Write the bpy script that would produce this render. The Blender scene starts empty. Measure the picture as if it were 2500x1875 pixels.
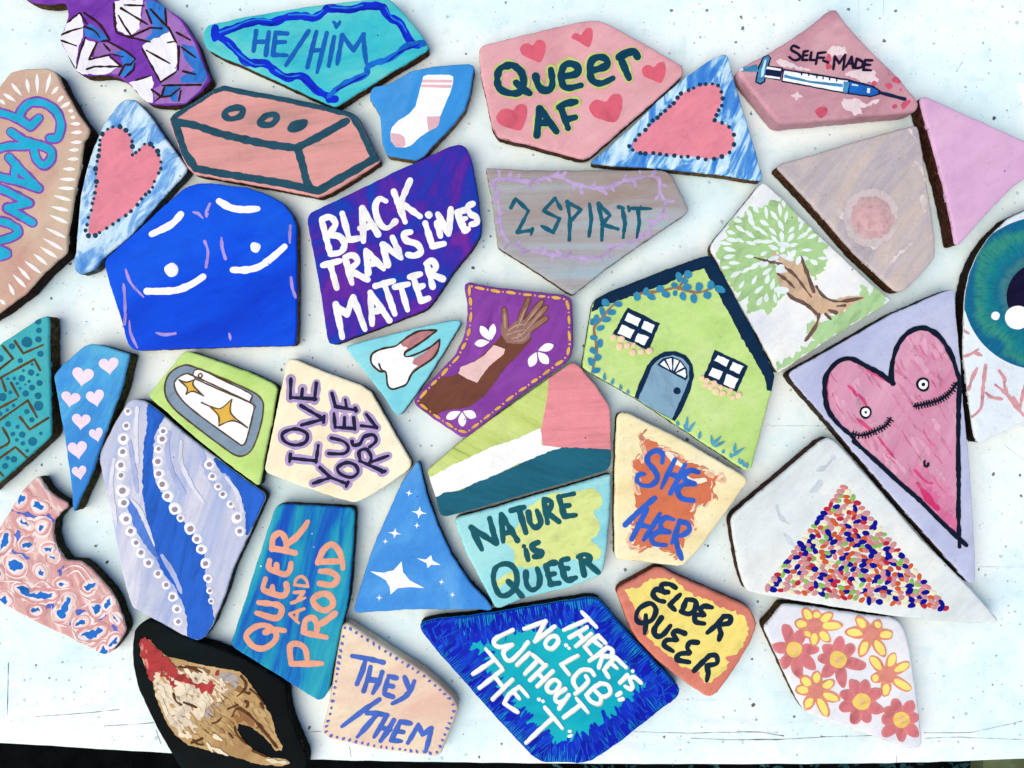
import bpy, math, random
import numpy as np
from mathutils import Vector, noise, geometry

# ------------------------------------------------------------------ camera, light, exposure
SC = bpy.context.scene
COL = SC.collection
S = 0.00036            # metres per photo pixel on the plane of the tile faces
ZREF = 0.014           # height of that plane above the table top
DIST = 0.650           # camera distance from that plane
ZCAM = ZREF + DIST

cam = bpy.data.cameras.new("camera")
cam.sensor_width = 36.0
cam.lens = 36.0 * DIST / (2500 * S)
cam.clip_start = 0.01
cam.clip_end = 50.0
cam_ob = bpy.data.objects.new("camera", cam)
cam_ob.location = (0, 0, ZCAM)
COL.objects.link(cam_ob)
SC.camera = cam_ob

SUN_EL, SUN_AZ = 57.0, 232.0        # degrees; azimuth from +Y, clockwise
world = bpy.data.worlds.new("World")
SC.world = world
world.use_nodes = True
wn = world.node_tree
sky = wn.nodes.new("ShaderNodeTexSky")
sky.sky_type = 'NISHITA'
sky.sun_disc = False
sky.sun_elevation = math.radians(SUN_EL)
sky.sun_rotation = math.radians(SUN_AZ)
wn.links.new(sky.outputs[0], wn.nodes["Background"].inputs[0])
wn.nodes["Background"].inputs[1].default_value = 0.085

sun = bpy.data.lights.new("sun", 'SUN')
sun.energy = 1.5
sun.angle = math.radians(68)
sun.color = (1.0, 0.87, 0.67)
sun_ob = bpy.data.objects.new("sun", sun)
az, el = math.radians(SUN_AZ), math.radians(SUN_EL)
sd = Vector((math.sin(az) * math.cos(el), math.cos(az) * math.cos(el), math.sin(el)))
sun_ob.rotation_euler = sd.to_track_quat('Z', 'Y').to_euler()
sun_ob.location = sd * 3
COL.objects.link(sun_ob)

vs = SC.view_settings
vs.view_transform = 'Standard'
vs.look = 'None'
vs.exposure = 1.12
vs.gamma = 1.0
vs.use_curve_mapping = False
GAIN = 0.86            # seen colour -> surface colour

# ------------------------------------------------------------------ photo pixels <-> metres
CROP = {}
for r_, y_ in (('a', 0), ('b', 450), ('c', 900), ('d', 1350)):
    for c_, x_ in ((1, 0), (2, 600), (3, 1200), (4, 1800)):
        CROP[f"{r_}{c_}"] = (x_, y_, 700 / 2212)
CROP['t'] = (1180, 1460, 420 / 2212)
CROP['q'] = (550, 1220, 340 / 2212)
CROP['g'] = (0, 150, 240 / 2212)
CROP['h'] = (0, 320, 240 / 948)
CROP['n'] = (0, 0, 1.0)


def pts(crop, s):
    ox, oy, k = CROP[crop]
    out = []
    for tok in s.split():
        x, y = tok.split(',')
        out.append((ox + float(x) * k, oy + float(y) * k))
    return np.array(out)


def to_world(p, z):
    k = (ZCAM - z) / DIST * S
    p = np.asarray(p, float)
    return np.stack([(p[..., 0] - 1250) * k, (937.5 - p[..., 1]) * k], -1)


def lin(c, g=None):
    g = GAIN if g is None else g
    if isinstance(c, str):
        c = tuple(int(c[i:i + 2], 16) for i in (0, 2, 4))
    r = []
    for v in c[:3]:
        v = v / 255.0
        v = v / 12.92 if v <= 0.04045 else ((v + 0.055) / 1.055) ** 2.4
        r.append(min(0.86, v * g + 0.0006))
    return (*r, 1.0)


# ------------------------------------------------------------------ materials
MATS = {}


def nt_new(name):
    m = bpy.data.materials.new(name)
    m.use_nodes = True
    return m, m.node_tree, m.node_tree.nodes, m.node_tree.links, m.node_tree.nodes["Principled BSDF"]


def mix_rgb(nt, fac, a, b, mode='MIX'):
    n = nt.nodes.new("ShaderNodeMix")
    n.data_type = 'RGBA'
    n.blend_type = mode
    n.clamp_factor = True
    for i, v in ((0, fac), (6, a), (7, b)):
        if hasattr(v, 'is_linked') or hasattr(v, 'node'):
            nt.links.new(v, n.inputs[i])
        else:
            n.inputs[i].default_value = v
    return n.outputs[2]


def coords(nt, angle=0.0, sx=1.0, sy=1.0, loc=(0, 0, 0)):
    tc = nt.nodes.new("ShaderNodeTexCoord")
    mp = nt.nodes.new("ShaderNodeMapping")
    mp.vector_type = 'TEXTURE'
    mp.inputs['Rotation'].default_value = (0, 0, math.radians(angle))
    mp.inputs['Scale'].default_value = (sx, sy, 1)
    mp.inputs['Location'].default_value = loc
    nt.links.new(tc.outputs['Object'], mp.inputs[0])
    return mp.outputs[0]


def noise_tex(nt, vec, scale, detail=4, rough=0.6, dist=0.0):
    n = nt.nodes.new("ShaderNodeTexNoise")
    n.inputs['Scale'].default_value = scale
    n.inputs['Detail'].default_value = detail
    n.inputs['Roughness'].default_value = rough
    n.inputs['Distortion'].default_value = dist
    nt.links.new(vec, n.inputs['Vector'])
    return n.outputs[0]


def ramp(nt, fac, stops, interp='LINEAR'):
    r = nt.nodes.new("ShaderNodeValToRGB")
    r.color_ramp.interpolation = interp
    e = r.color_ramp.elements
    while len(e) > 1:
        e.remove(e[-1])
    e[0].position, e[0].color = stops[0]
    for p, c in stops[1:]:
        k = e.new(p)
        k.color = c
    nt.links.new(fac, r.inputs[0])
    return r.outputs[0]


def math_node(nt, op, a, b=None):
    n = nt.nodes.new("ShaderNodeMath")
    n.operation = op
    for i, v in ((0, a), (1, b)):
        if v is None:
            continue
        if hasattr(v, 'node'):
            nt.links.new(v, n.inputs[i])
        else:
            n.inputs[i].default_value = v
    return n.outputs[0]


def finish(nt, bsdf, color, rough=0.55, bump=0.25, grain=0.05, angle=0.0, streak=1.0, wear=0.0):
    """common acrylic-on-clay finish: grain in the pigment, brush relief, pores"""
    v0 = coords(nt)
    g = noise_tex(nt, v0, 1500, 3, 0.7)
    gr = ramp(nt, g, [(0.25, (1 - 2.2 * grain,) * 3 + (1,)), (0.75, (1 + 0.6 * grain,) * 3 + (1,))])
    c = mix_rgb(nt, 1.0, color, gr, 'MULTIPLY')
    # uneven coverage and smudges
    u1 = noise_tex(nt, v0, 45, 5, 0.7, 0.8)
    c = mix_rgb(nt, 1.0, c, ramp(nt, u1, [(0.3, (0.91, 0.91, 0.92, 1)), (0.5, (1, 1, 1, 1)), (0.72, (1.05, 1.045, 1.04, 1))]), 'MULTIPLY')
    u2 = noise_tex(nt, v0, 330, 4, 0.75, 0.4)
    c = mix_rgb(nt, 1.0, c, ramp(nt, u2, [(0.27, (0.74, 0.72, 0.70, 1)), (0.40, (1, 1, 1, 1)), (0.70, (1, 1, 1, 1)), (0.82, (1.12, 1.12, 1.12, 1))]), 'MULTIPLY')
    # crumbs and pin holes
    vo = nt.nodes.new("ShaderNodeTexVoronoi")
    vo.inputs['Scale'].default_value = 75
    nt.links.new(v0, vo.inputs['Vector'])
    sp = nt.nodes.new("ShaderNodeSeparateColor")
    nt.links.new(vo.outputs['Color'], sp.inputs[0])
    rare = math_node(nt, 'GREATER_THAN', sp.outputs[0], 0.88)
    close = math_node(nt, 'LESS_THAN', vo.outputs['Distance'], 0.06)
    pin = math_node(nt, 'MULTIPLY', rare, close)
    c = mix_rgb(nt, math_node(nt, 'MULTIPLY', pin, 0.75), c, (0.03, 0.025, 0.025, 1))
    if wear > 0:
        # paint rubbed off the rounded rim, clay showing through
        ge = nt.nodes.new("ShaderNodeNewGeometry")
        sz = nt.nodes.new("ShaderNodeSeparateXYZ")
        nt.links.new(ge.outputs['Normal'], sz.inputs[0])
        rim = math_node(nt, 'LESS_THAN', sz.outputs[2], 0.78)
        wn_ = noise_tex(nt, v0, 120, 6, 0.75, 0.5)
        hit = math_node(nt, 'MULTIPLY', rim, ramp(nt, wn_, [(0.52, (0, 0, 0, 1)), (0.64, (1, 1, 1, 1))]))
        c = mix_rgb(nt, math_node(nt, 'MULTIPLY', hit, wear), c, (0.07, 0.042, 0.026, 1))
    nt.links.new(c, bsdf.inputs['Base Color'])
    v1 = coords(nt, angle, 1.0, streak)
    b1 = noise_tex(nt, v1, 260, 5, 0.6, 0.4)
    b2 = noise_tex(nt, v0, 900, 3, 0.6)
    h = math_node(nt, 'ADD', b1, math_node(nt, 'MULTIPLY', b2, 0.45))
    bp = nt.nodes.new("ShaderNodeBump")
    bp.inputs['Strength'].default_value = bump
    bp.inputs['Distance'].default_value = 0.0005
    nt.links.new(h, bp.inputs['Height'])
    nt.links.new(bp.outputs[0], bsdf.inputs['Normal'])
    rr = nt.nodes.new("ShaderNodeMapRange")
    rr.inputs['To Min'].default_value = rough - 0.1
    rr.inputs['To Max'].default_value = rough + 0.15
    nt.links.new(b1, rr.inputs[0])
    nt.links.new(rr.outputs[0], bsdf.inputs['Roughness'])
    bsdf.inputs['Specular IOR Level'].default_value = 0.06


def paint_mat(col, var=0.1, angle=20.0, streak=3.0, rough=0.55, bump=0.25, scale=110, col2=None):
    """one brushed pigment: a little lighter / darker along the brush direction"""
    key = (col, var, angle, streak, rough, bump, scale, col2)
    if key in MATS:
        return MATS[key]
    m, nt, nd, lk, b = nt_new("acrylic_paint")
    a = lin(col)
    d = lin(col2) if col2 else tuple(x * (1 - var * 1.3) for x in a[:3]) + (1,)
    l = tuple(min(0.9, x * (1 + var * 0.55) + 0.006 * var) for x in a[:3]) + (1,)
    v = coords(nt, angle, streak, 1.0, (0.13, 0.41, 0))
    f = noise_tex(nt, v, scale, 6, 0.62, 0.6)
    c = ramp(nt, f, [(0.3, d), (0.5, a), (0.72, l)])
    finish(nt, b, c, rough, bump, 0.05, angle, 1.0 / streak)
    MATS[key] = m
    return m


def multi_mat(stops, angle=0.0, streak=1.0, scale=40, dist=0.8, rough=0.55, bump=0.3, detail=6, interp='LINEAR', nrough=0.6, loc=(0.2, 0.1, 0), wear=0.55):
    """several pigments blended over each other by a stretched noise"""
    m, nt, nd, lk, b = nt_new("blended_paint")
    v = coords(nt, angle, streak, 1.0, loc)
    f = noise_tex(nt, v, scale, detail, nrough, dist)
    c = ramp(nt, f, [(p, lin(q)) for p, q in stops], interp)
    v2 = coords(nt, angle, streak * 2.5, 1.0, (0.7, 0.3, 0))
    f2 = noise_tex(nt, v2, scale * 6, 5, 0.7, 0.3)
    c2 = ramp(nt, f2, [(0.3, (0.93,) * 3 + (1,)), (0.65, (1.03,) * 3 + (1,))])
    c = mix_rgb(nt, 1.0, c, c2, 'MULTIPLY')
    finish(nt, b, c, rough, bump, 0.05, angle, 1.0 / max(1.0, streak), wear)
    return m


def clay_mat(c1=(92, 60, 36), c2=(48, 28, 16)):
    key = ('clay', c1, c2)
    if key in MATS:
        return MATS[key]
    m, nt, nd, lk, b = nt_new("fired_clay_edge")
    v = coords(nt, 0, 1, 1)
    f = noise_tex(nt, v, 240, 7, 0.75, 0.6)
    hi_ = tuple(min(255, v_ * 1.35) for v_ in c1)
    c = ramp(nt, f, [(0.36, lin(c2, 0.6)), (0.52, lin(c1, 0.6)), (0.66, lin(hi_, 0.75))])
    finish(nt, b, c, 0.8, 0.6, 0.1)
    MATS[key] = m
    return m


# ------------------------------------------------------------------ geometry helpers
rnd = random.Random(7)


def catmull(p, closed, step=4.0):
    n = len(p)
    out = []
    rng = range(n) if closed else range(n - 1)
    for i in rng:
        if closed:
            p0, p1, p2, p3 = p[(i - 1) % n], p[i], p[(i + 1) % n], p[(i + 2) % n]
        else:
            p0, p1, p2, p3 = p[max(i - 1, 0)], p[i], p[i + 1], p[min(i + 2, n - 1)]
        m = max(1, int(np.linalg.norm(p2 - p1) / step + 0.5))
        for k in range(m):
            t = k / m
            out.append(0.5 * ((2 * p1) + (-p0 + p2) * t + (2 * p0 - 5 * p1 + 4 * p2 - p3) * t * t + (-p0 + 3 * p1 - 3 * p2 + p3) * t ** 3))
    if not closed:
        out.append(p[-1])
    return np.array(out)


def linear(p, closed, step=6.0):
    n = len(p)
    out = []
    for i in (range(n) if closed else range(n - 1)):
        a, b = p[i], p[(i + 1) % n]
        m = max(1, int(np.linalg.norm(b - a) / step + 0.5))
        for k in range(m):
            out.append(a + (b - a) * k / m)
    if not closed:
        out.append(p[-1])
    return np.array(out)


def round_corners(p, r):
    n = len(p)
    out = []
    for i in range(n):
        a, b, c = p[i - 1], p[i], p[(i + 1) % n]
        la, lc = np.linalg.norm(a - b), np.linalg.norm(c - b)
        q0 = b + (a - b) / max(la, 1e-6) * min(r, 0.45 * la)
        q1 = b + (c - b) / max(lc, 1e-6) * min(r, 0.45 * lc)
        for t in (0, .25, .5, .75, 1):
            out.append((1 - t) ** 2 * q0 + 2 * t * (1 - t) * b + t * t * q1)
    return np.array(out)


def area2(p):
    x, y = p[:, 0], p[:, 1]
    return float(np.sum(x * np.roll(y, -1) - np.roll(x, -1) * y))


def seg_dist(q, a, b, want_near=False):
    """distance of points q to segments a-b (all of them); also the nearest points"""
    best = np.full(len(q), 1e18)
    near = np.zeros_like(q)
    d = b - a
    L = np.maximum((d * d).sum(1), 1e-18)
    for s in range(0, len(q), 400):
        qq = q[s:s + 400]
        t = np.clip(((qq[:, None, :] - a[None]) * d[None]).sum(2) / L[None], 0, 1)
        c = a[None] + t[..., None] * d[None]
        dd = ((qq[:, None, :] - c) ** 2).sum(2)
        k = dd.argmin(1)
        r = np.arange(len(qq))
        best[s:s + 400] = np.sqrt(dd[r, k])
        near[s:s + 400] = c[r, k]
    return (best, near) if want_near else best


def inside(q, poly):
    x, y = q[:, 0][:, None], q[:, 1][:, None]
    a, b = poly, np.roll(poly, -1, 0)
    cond = (a[None, :, 1] > y) != (b[None, :, 1] > y)
    dy = b[:, 1] - a[:, 1]
    dy = np.where(np.abs(dy) < 1e-12, 1e-12, dy)
    xi = (b[:, 0] - a[:, 0])[None] * (y - a[None, :, 1]) / dy[None] + a[None, :, 0]
    return (np.sum(cond & (x < xi), 1) % 2) == 1


def jit(x, y, seed, f=0.05):
    return noise.noise(Vector((x * f, y * f, seed * 3.7)))


def mesh_object(name, verts, faces, mats, parent=None, loc=(0, 0, 0), smooth=True, mat_idx=None, sharp=0.7):
    me = bpy.data.meshes.new(name)
    me.from_pydata([tuple(map(float, v)) for v in verts], [], faces)
    for m in mats:
        me.materials.append(m)
    if mat_idx is not None:
        me.polygons.foreach_set('material_index', mat_idx)
    if smooth:
        me.polygons.foreach_set('use_smooth', [True] * len(me.polygons))
        me.set_sharp_from_angle(angle=sharp)
    me.update()
    o = bpy.data.objects.new(name, me)
    COL.objects.link(o)
    o.location = loc
    if parent is not None:
        o.parent = parent
    return o


GROUP = "painted clay tiles laid out on the table"


class Tile:
    count = 0

    def __init__(self, label, crop, outline, mat, t=0.014, r=0.0019, corner=7, side=None, painted=False, und=0.0002, cat="painted tile"):
        Tile.count += 1
        self.seed = Tile.count
        self.crop = crop
        t = t * 1.05
        self.t, self.r = t, r
        p = pts(crop, outline)
        if area2(p) > 0:          # photo y points down: make it counter-clockwise in the world
            p = p[::-1]
        p = linear(round_corners(p, corner), True, 5.0)
        keep = [0]
        for i in range(1, len(p)):
            if np.linalg.norm(p[i] - p[keep[-1]]) > 1.6:
                keep.append(i)
        p = p[keep]
        # hand-broken, slightly wobbly edge
        nrm = self.normals(p)
        w = np.array([0.9 * jit(x, y, self.seed, 0.045) + 0.5 * jit(x, y, self.seed + 50, 0.16) for x, y in p])
        p = p + nrm * w[:, None] * 1.3
        self.px = p
        self.poly = to_world(p, t)
        c = self.poly.mean(0)
        self.c = c
        self.und = und
        self.layer = 0
        loc = self.poly - c
        # body rings
        nw = self.normals(loc * np.array([1, -1])) * np.array([1, -1])   # inward handled below
        nw = self.world_normals(loc)
        prof = [(0.0016, 0.0002), (0.0006, 0.07 * t), (0.0001, 0.22 * t), (0.0, 0.42 * t), (0.0, 0.62 * t), (0.0, 0.8 * t), (0.0, t - r)]
        prof = [q for q in prof if q[1] <= t - r + 1e-9]
        nwall = len(prof)
        for k in range(1, 5):
            a = math.pi / 2 * k / 4
            prof.append((r * (1 - math.cos(a)), t - r + r * math.sin(a)))
        n = len(loc)
        verts, faces, mi = [], [], []
        for ri, (o, z) in enumerate(prof):
            for i in range(n):
                x, y = loc[i]
                jw = 0.0
                if 0 < ri < nwall - 1:
                    jw = 0.0005 * noise.noise(Vector((p[i][0] * 0.12, p[i][1] * 0.12, z * 900 + self.seed)))
                q = loc[i] - nw[i] * (o + jw)
                verts.append((q[0], q[1], z + (self.wave(q) if ri == len(prof) - 1 else 0)))
        for ri in range(len(prof) - 1):
            for i in range(n):
                j = (i + 1) % n
                faces.append((ri * n + i, ri * n + j, (ri + 1) * n + j, (ri + 1) * n + i))
                if painted or ri >= nwall - 1:
                    mi.append(0)
                elif ri == nwall - 2:
                    mi.append(0 if jit(p[i][0], p[i][1], self.seed + 9, 0.05) > 0.3 else 1)
                else:
                    mi.append(1)
        low = np.array([verts[i][:2] for i in range(n)])
        bo, _, bf, bs, _, _ = geometry.delaunay_2d_cdt([Vector(v) for v in low * 1000], [(i, (i + 1) % n) for i in range(n)], [], 0, 1e-5, True)
        BO = np.array([(v.x, v.y) for v in bo]) / 1000
        ok = inside(BO[np.array(bf)].mean(1), low)
        for f, k in zip(bf, ok):
            src = [bs[q][0] for q in f if bs[q]]
            if k and len(set(src)) == 3:
                A, B, C = (verts[q] for q in src)
                up = (B[0] - A[0]) * (C[1] - A[1]) - (B[1] - A[1]) * (C[0] - A[0]) > 0
                faces.append(tuple(src[::-1] if up else src))
                mi.append(1)
        # top face
        top0 = (len(prof) - 1) * n
        ring = np.array([verts[top0 + i][:2] for i in range(n)])
        lo, hi = ring.min(0), ring.max(0)
        gs = 0.006
        gx, gy = np.meshgrid(np.arange(lo[0], hi[0], gs), np.arange(lo[1], hi[1], gs))
        g = np.stack([gx.ravel(), gy.ravel()], 1)
        if len(g):
            d = seg_dist(g, ring, np.roll(ring, -1, 0))
            g = g[inside(g, ring) & (d > gs * 0.5)]
        allv = [Vector(v) for v in ring * 1000] + [Vector(v) for v in g * 1000]
        vo, _, fo, ov, _, _ = geometry.delaunay_2d_cdt(allv, [(i, (i + 1) % n) for i in range(n)], [], 0, 1e-5, True)
        VO = np.array([(v.x, v.y) for v in vo]) / 1000
        fo = [f for f, k in zip(fo, inside(VO[np.array(fo)].mean(1), ring)) if k]
        idx = {}
        for k, v in enumerate(vo):
            src = [s for s in ov[k] if s < n]
            if src:
                idx[k] = top0 + src[0]
            else:
                q = np.array((v.x, v.y)) / 1000
                idx[k] = len(verts)
                verts.append((q[0], q[1], t + self.wave(q)))
        for f in fo:
            a = [idx[k] for k in f]
            P = [verts[k] for k in a]
            cr = (P[1][0] - P[0][0]) * (P[2][1] - P[0][1]) - (P[1][1] - P[0][1]) * (P[2][0] - P[0][0])
            if len(set(a)) < 3:
                continue
            faces.append(tuple(a if cr > 0 else a[::-1]))
            mi.append(0)
        self.obj = mesh_object("painted_tile", verts, faces, [mat, side or clay_mat()], None, (c[0], c[1], 0.0), True, mi, 0.9)
        self.obj['label'] = label
        self.obj['category'] = cat
        self.obj['group'] = GROUP
        self.local = loc

    @staticmethod
    def normals(p):
        t = np.roll(p, -1, 0) - np.roll(p, 1, 0)
        t = t / np.maximum(np.linalg.norm(t, axis=1, keepdims=True), 1e-9)
        return np.stack([t[:, 1], -t[:, 0]], 1)

    @staticmethod
    def world_normals(p):
        t = np.roll(p, -1, 0) - np.roll(p, 1, 0)
        t = t / np.maximum(np.linalg.norm(t, axis=1, keepdims=True), 1e-12)
        n = np.stack([t[:, 1], -t[:, 0]], 1)
        return n if area2(p) > 0 else -n

    def wave(self, q):
        return self.und * noise.noise(Vector((q[0] * 28, q[1] * 28, self.seed * 1.3)))

    def surface(self, q):
        """clip local points to the tile and give the height of its face there"""
        a, b = self.local, np.roll(self.local, -1, 0)
        d, near = seg_dist(q, a, b, True)
        ins = inside(q, self.local)
        lim = 0.0003
        bad = (~ins) | (d < lim)
        if bad.any():
            k = np.where(bad)[0]
            cen = np.zeros(2)
            dirn = cen - near[k]
            dirn /= np.maximum(np.linalg.norm(dirn, axis=1, keepdims=True), 1e-9)
            q = q.copy()
            q[k] = near[k] + dirn * lim
            d = d.copy()
            d[k] = lim
        dd = np.minimum(d, self.r)
        z = self.t - self.r + np.sqrt(np.maximum(self.r ** 2 - (self.r - dd) ** 2, 0))
        w = np.array([self.wave(v) for v in q]) * np.clip((d - self.r) / self.r, 0, 1)
        return q, z + w, d

    # -------------------------------------------------------------- paint
    @staticmethod
    def cover(q, polys):
        """which points lie inside at least one of the polygons"""
        res = np.zeros(len(q), bool)
        order = np.argsort(q[:, 0])
        xs = q[order, 0]
        for f in polys:
            lo, hi = f.min(0), f.max(0)
            a, b = np.searchsorted(xs, lo[0]), np.searchsorted(xs, hi[0])
            k = order[a:b]
            k = k[(q[k, 1] >= lo[1]) & (q[k, 1] <= hi[1]) & ~res[k]]
            if len(k):
                res[k[inside(q[k], f)]] = True
        return res

    def paint(self, name, faces_px, mat, crown=0.0, crown_w=6.0, lift=None, loose=None, label=None, parent=None, edge=0.00012):
        """union of outline pieces (photo pixels) laid on the tile face as one layer of paint"""
        self.layer += 1
        base = 0.00007 * self.layer + 0.00006 if lift is None else lift
        org = self.px.mean(0)
        vs_, ed, polys = [], [], []
        for f in faces_px:
            f = np.asarray(f, float) - org
            o_, m_ = len(vs_), len(f)
            ed += [(o_ + i, o_ + (i + 1) % m_) for i in range(m_)]
            vs_.extend(f)
            polys.append(f)
        extra = []
        if loose is not None and len(loose):
            extra.append(np.asarray(loose) - org)
        allp = np.array(vs_)
        lo, hi = allp.min(0), allp.max(0)
        for gs, near_edge in ((2.0, True), (14.0, False)):
            gx, gy = np.meshgrid(np.arange(lo[0], hi[0], gs), np.arange(lo[1], hi[1], gs))
            g = np.stack([gx.ravel(), gy.ravel()], 1)
            if not len(g):
                continue
            d = seg_dist(g, self.px - org, np.roll(self.px - org, -1, 0))
            lim = self.r / S * 1.15
            g = g[(d < lim) if near_edge else (d >= lim)]
            if len(g):
                extra.append(g[self.cover(g, polys)])
        cv = [Vector(v) for v in vs_]
        for e in extra:
            cv += [Vector(v) for v in e]
        vo, eo, fo, _, _, _ = geometry.delaunay_2d_cdt(cv, ed, [], 0, 1e-3, False)
        if not fo:
            return None
        VO = np.array([(v.x, v.y) for v in vo])
        FO = np.array(fo)
        keep = self.cover(VO[FO].mean(1), polys)
        a2 = VO[FO]
        ar = np.abs((a2[:, 1, 0] - a2[:, 0, 0]) * (a2[:, 2, 1] - a2[:, 0, 1]) - (a2[:, 1, 1] - a2[:, 0, 1]) * (a2[:, 2, 0] - a2[:, 0, 0]))
        fo = [tuple(int(k) for k in f) for f in FO[keep & (ar > 1e-4)]]
        if not fo:
            return None
        used = sorted({k for f in fo for k in f})
        remap = {k: i for i, k in enumerate(used)}
        P = np.array([(vo[k].x, vo[k].y) for k in used])
        F = []
        for f in fo:
            f = [remap[k] for k in f]
            a, b, c = P[f[0]], P[f[1]], P[f[2]]
            cr = (b[0] - a[0]) * (c[1] - a[1]) - (b[1] - a[1]) * (c[0] - a[0])
            F.append(tuple(f if cr < 0 else f[::-1]))      # y flips in the world
        cnt = {}
        for f in F:
            for i in range(len(f)):
                a, b = f[i], f[(i + 1) % len(f)]
                cnt.setdefault((min(a, b), max(a, b)), []).append((a, b))
        bnd = [v[0] for v in cnt.values() if len(v) == 1]
        h = np.zeros(len(P))
        if crown > 0:
            A = np.array([P[a] for a, b in bnd])
            B = np.array([P[b] for a, b in bnd])
            d = np.clip(seg_dist(P, A, B) / crown_w, 0, 1)
            h = 0.5 * crown * np.sqrt(d * (2 - d))
        q, z, dist = self.surface(to_world(P + org, self.t) - self.c)
        rim = 1 + 1.6 * np.clip(1 - dist / self.r, 0, 1)
        verts = [(q[i][0], q[i][1], z[i] + base * rim[i] + h[i]) for i in range(len(P))]
        low = {}
        for a, b in bnd:
            for k in (a, b):
                if k not in low:
                    low[k] = len(verts)
                    verts.append((q[k][0], q[k][1], z[k] - edge))
            F.append((b, a, low[a], low[b]))
        o = mesh_object(name, verts, F, [mat], parent or self.obj, (0, 0, 0), True, None, 0.8)
        if label:
            o['label'] = label
        return o

    def fill(self, name, crop, polys, mat, smooth=False, wob=0.5, each=False, **kw):
        """'x,y x,y ...; x,y ...' filled shapes"""
        if each:
            lay, out = self.layer, []
            for q in polys.split(';'):
                self.layer = lay
                out.append(self.fill(name, crop, q, mat, smooth, wob, **kw))
            return out
        fs = []
        for s in polys.split(';'):
            s = s.strip()
            if not s:
                continue
            sm = smooth or s[0] == '~'
            p = pts(crop, s.lstrip('~ '))
            p = catmull(p, True, 4.0) if sm else linear(p, True, 5.0)
            n = self.normals(p)
            w = np.array([jit(x, y, self.seed + 20, 0.11) for x, y in p])
            fs.append(p + n * w[:, None] * 2.0 * wob)
        return self.paint(name, fs, mat, **kw)

    def stroke_faces(self, crop, spec, w, taper=0.85, wob=0.14, var=None):
        ox, oy, k = CROP[crop]
        w = w * k
        faces, loose = [], []
        for s in spec.split(';'):
            s = s.strip()
            if not s:
                continue
            smooth = s[0] == '~'
            s = s.lstrip('~ ')
            closed = s[-1] == 'o'
            s = s.rstrip('o ')
            p0 = pts(crop, s)
            p = catmull(p0, closed, 3.5) if smooth else linear(p0, closed, 6.0)
            kk = [0]
            for i in range(1, len(p)):
                if np.linalg.norm(p[i] - p[kk[-1]]) > 0.8:
                    kk.append(i)
            p = p[kk]
            if len(p) < 2:
                continue
            n = len(p)
            if closed:
                t = np.roll(p, -1, 0) - np.roll(p, 1, 0)
            else:
                t = np.gradient(p, axis=0)
            t /= np.maximum(np.linalg.norm(t, axis=1, keepdims=True), 1e-9)
            nr = np.stack([-t[:, 1], t[:, 0]], 1)
            sd_ = rnd.random() * 100
            ws = np.array([w * (1 + wob * 2 * noise.noise(Vector((x * 0.07, y * 0.07, sd_)))) for x, y in p])
            if not closed:
                u = np.linspace(0, 1, n)
                end = rnd.uniform(taper, 1.0)
                st = rnd.uniform(min(1.0, taper + 0.1), 1.05)
                ws *= np.interp(u, [0, .25, .7, 1], [st, 1, 1, end])
            L, R = p + nr * ws[:, None] / 2, p - nr * ws[:, None] / 2
            for i in (range(n) if closed else range(n - 1)):
                j = (i + 1) % n
                faces.append([L[i], L[j], R[j], R[i]])
            loose.extend(p)
            discs = [] if closed else [(p[0], ws[0]), (p[-1], ws[-1])]
            if not smooth:
                for q in p0[1:-1]:
                    discs.append((q, w))
                if closed:
                    discs += [(p0[0], w), (p0[-1], w)]
            for cc, dw in discs:
                a = np.linspace(0, 2 * math.pi, 11)[:-1] + rnd.random()
                faces.append([cc + np.array((math.cos(x), math.sin(x))) * dw * 0.5 for x in a])
        return faces, loose

    def ink(self, name, crop, spec, w, mat, taper=0.85, wob=0.14, crown=0.0, each=False, **kw):
        if each:
            lay, out = self.layer, []
            for q in spec.split(';'):
                self.layer = lay
                out.append(self.ink(name, crop, q, w, mat, taper, wob, crown, **kw))
            return out
        f, l = self.stroke_faces(crop, spec, w, taper, wob)
        return self.paint(name, f, mat, crown=crown, crown_w=max(1.5, w * CROP[crop][2] * 0.5), loose=l, **kw)

    def ellipses(self, name, items, mat, wob=0.08, each=False, **kw):
        """items: (cx,cy,rx,ry,angle) in photo pixels"""
        fs = []
        for cx, cy, rx, ry, a in items:
            sd_ = rnd.random() * 50
            ca, sa = math.cos(math.radians(a)), math.sin(math.radians(a))
            m = max(10, int((rx + ry) * 1.1))
            f = []
            for k in range(m):
                q = 2 * math.pi * k / m
                rr = 1 + wob * 2 * noise.noise(Vector((math.cos(q), math.sin(q), sd_)))
                x, y = rx * rr * math.cos(q), ry * rr * math.sin(q)
                f.append((cx + x * ca - y * sa, cy + x * sa + y * ca))
            fs.append(np.array(f))
        if each:
            lay = self.layer
            out = []
            for f in fs:
                self.layer = lay
                out.append(self.paint(name, [f], mat, **kw))
            return out
        return self.paint(name, fs, mat, **kw)

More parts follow.
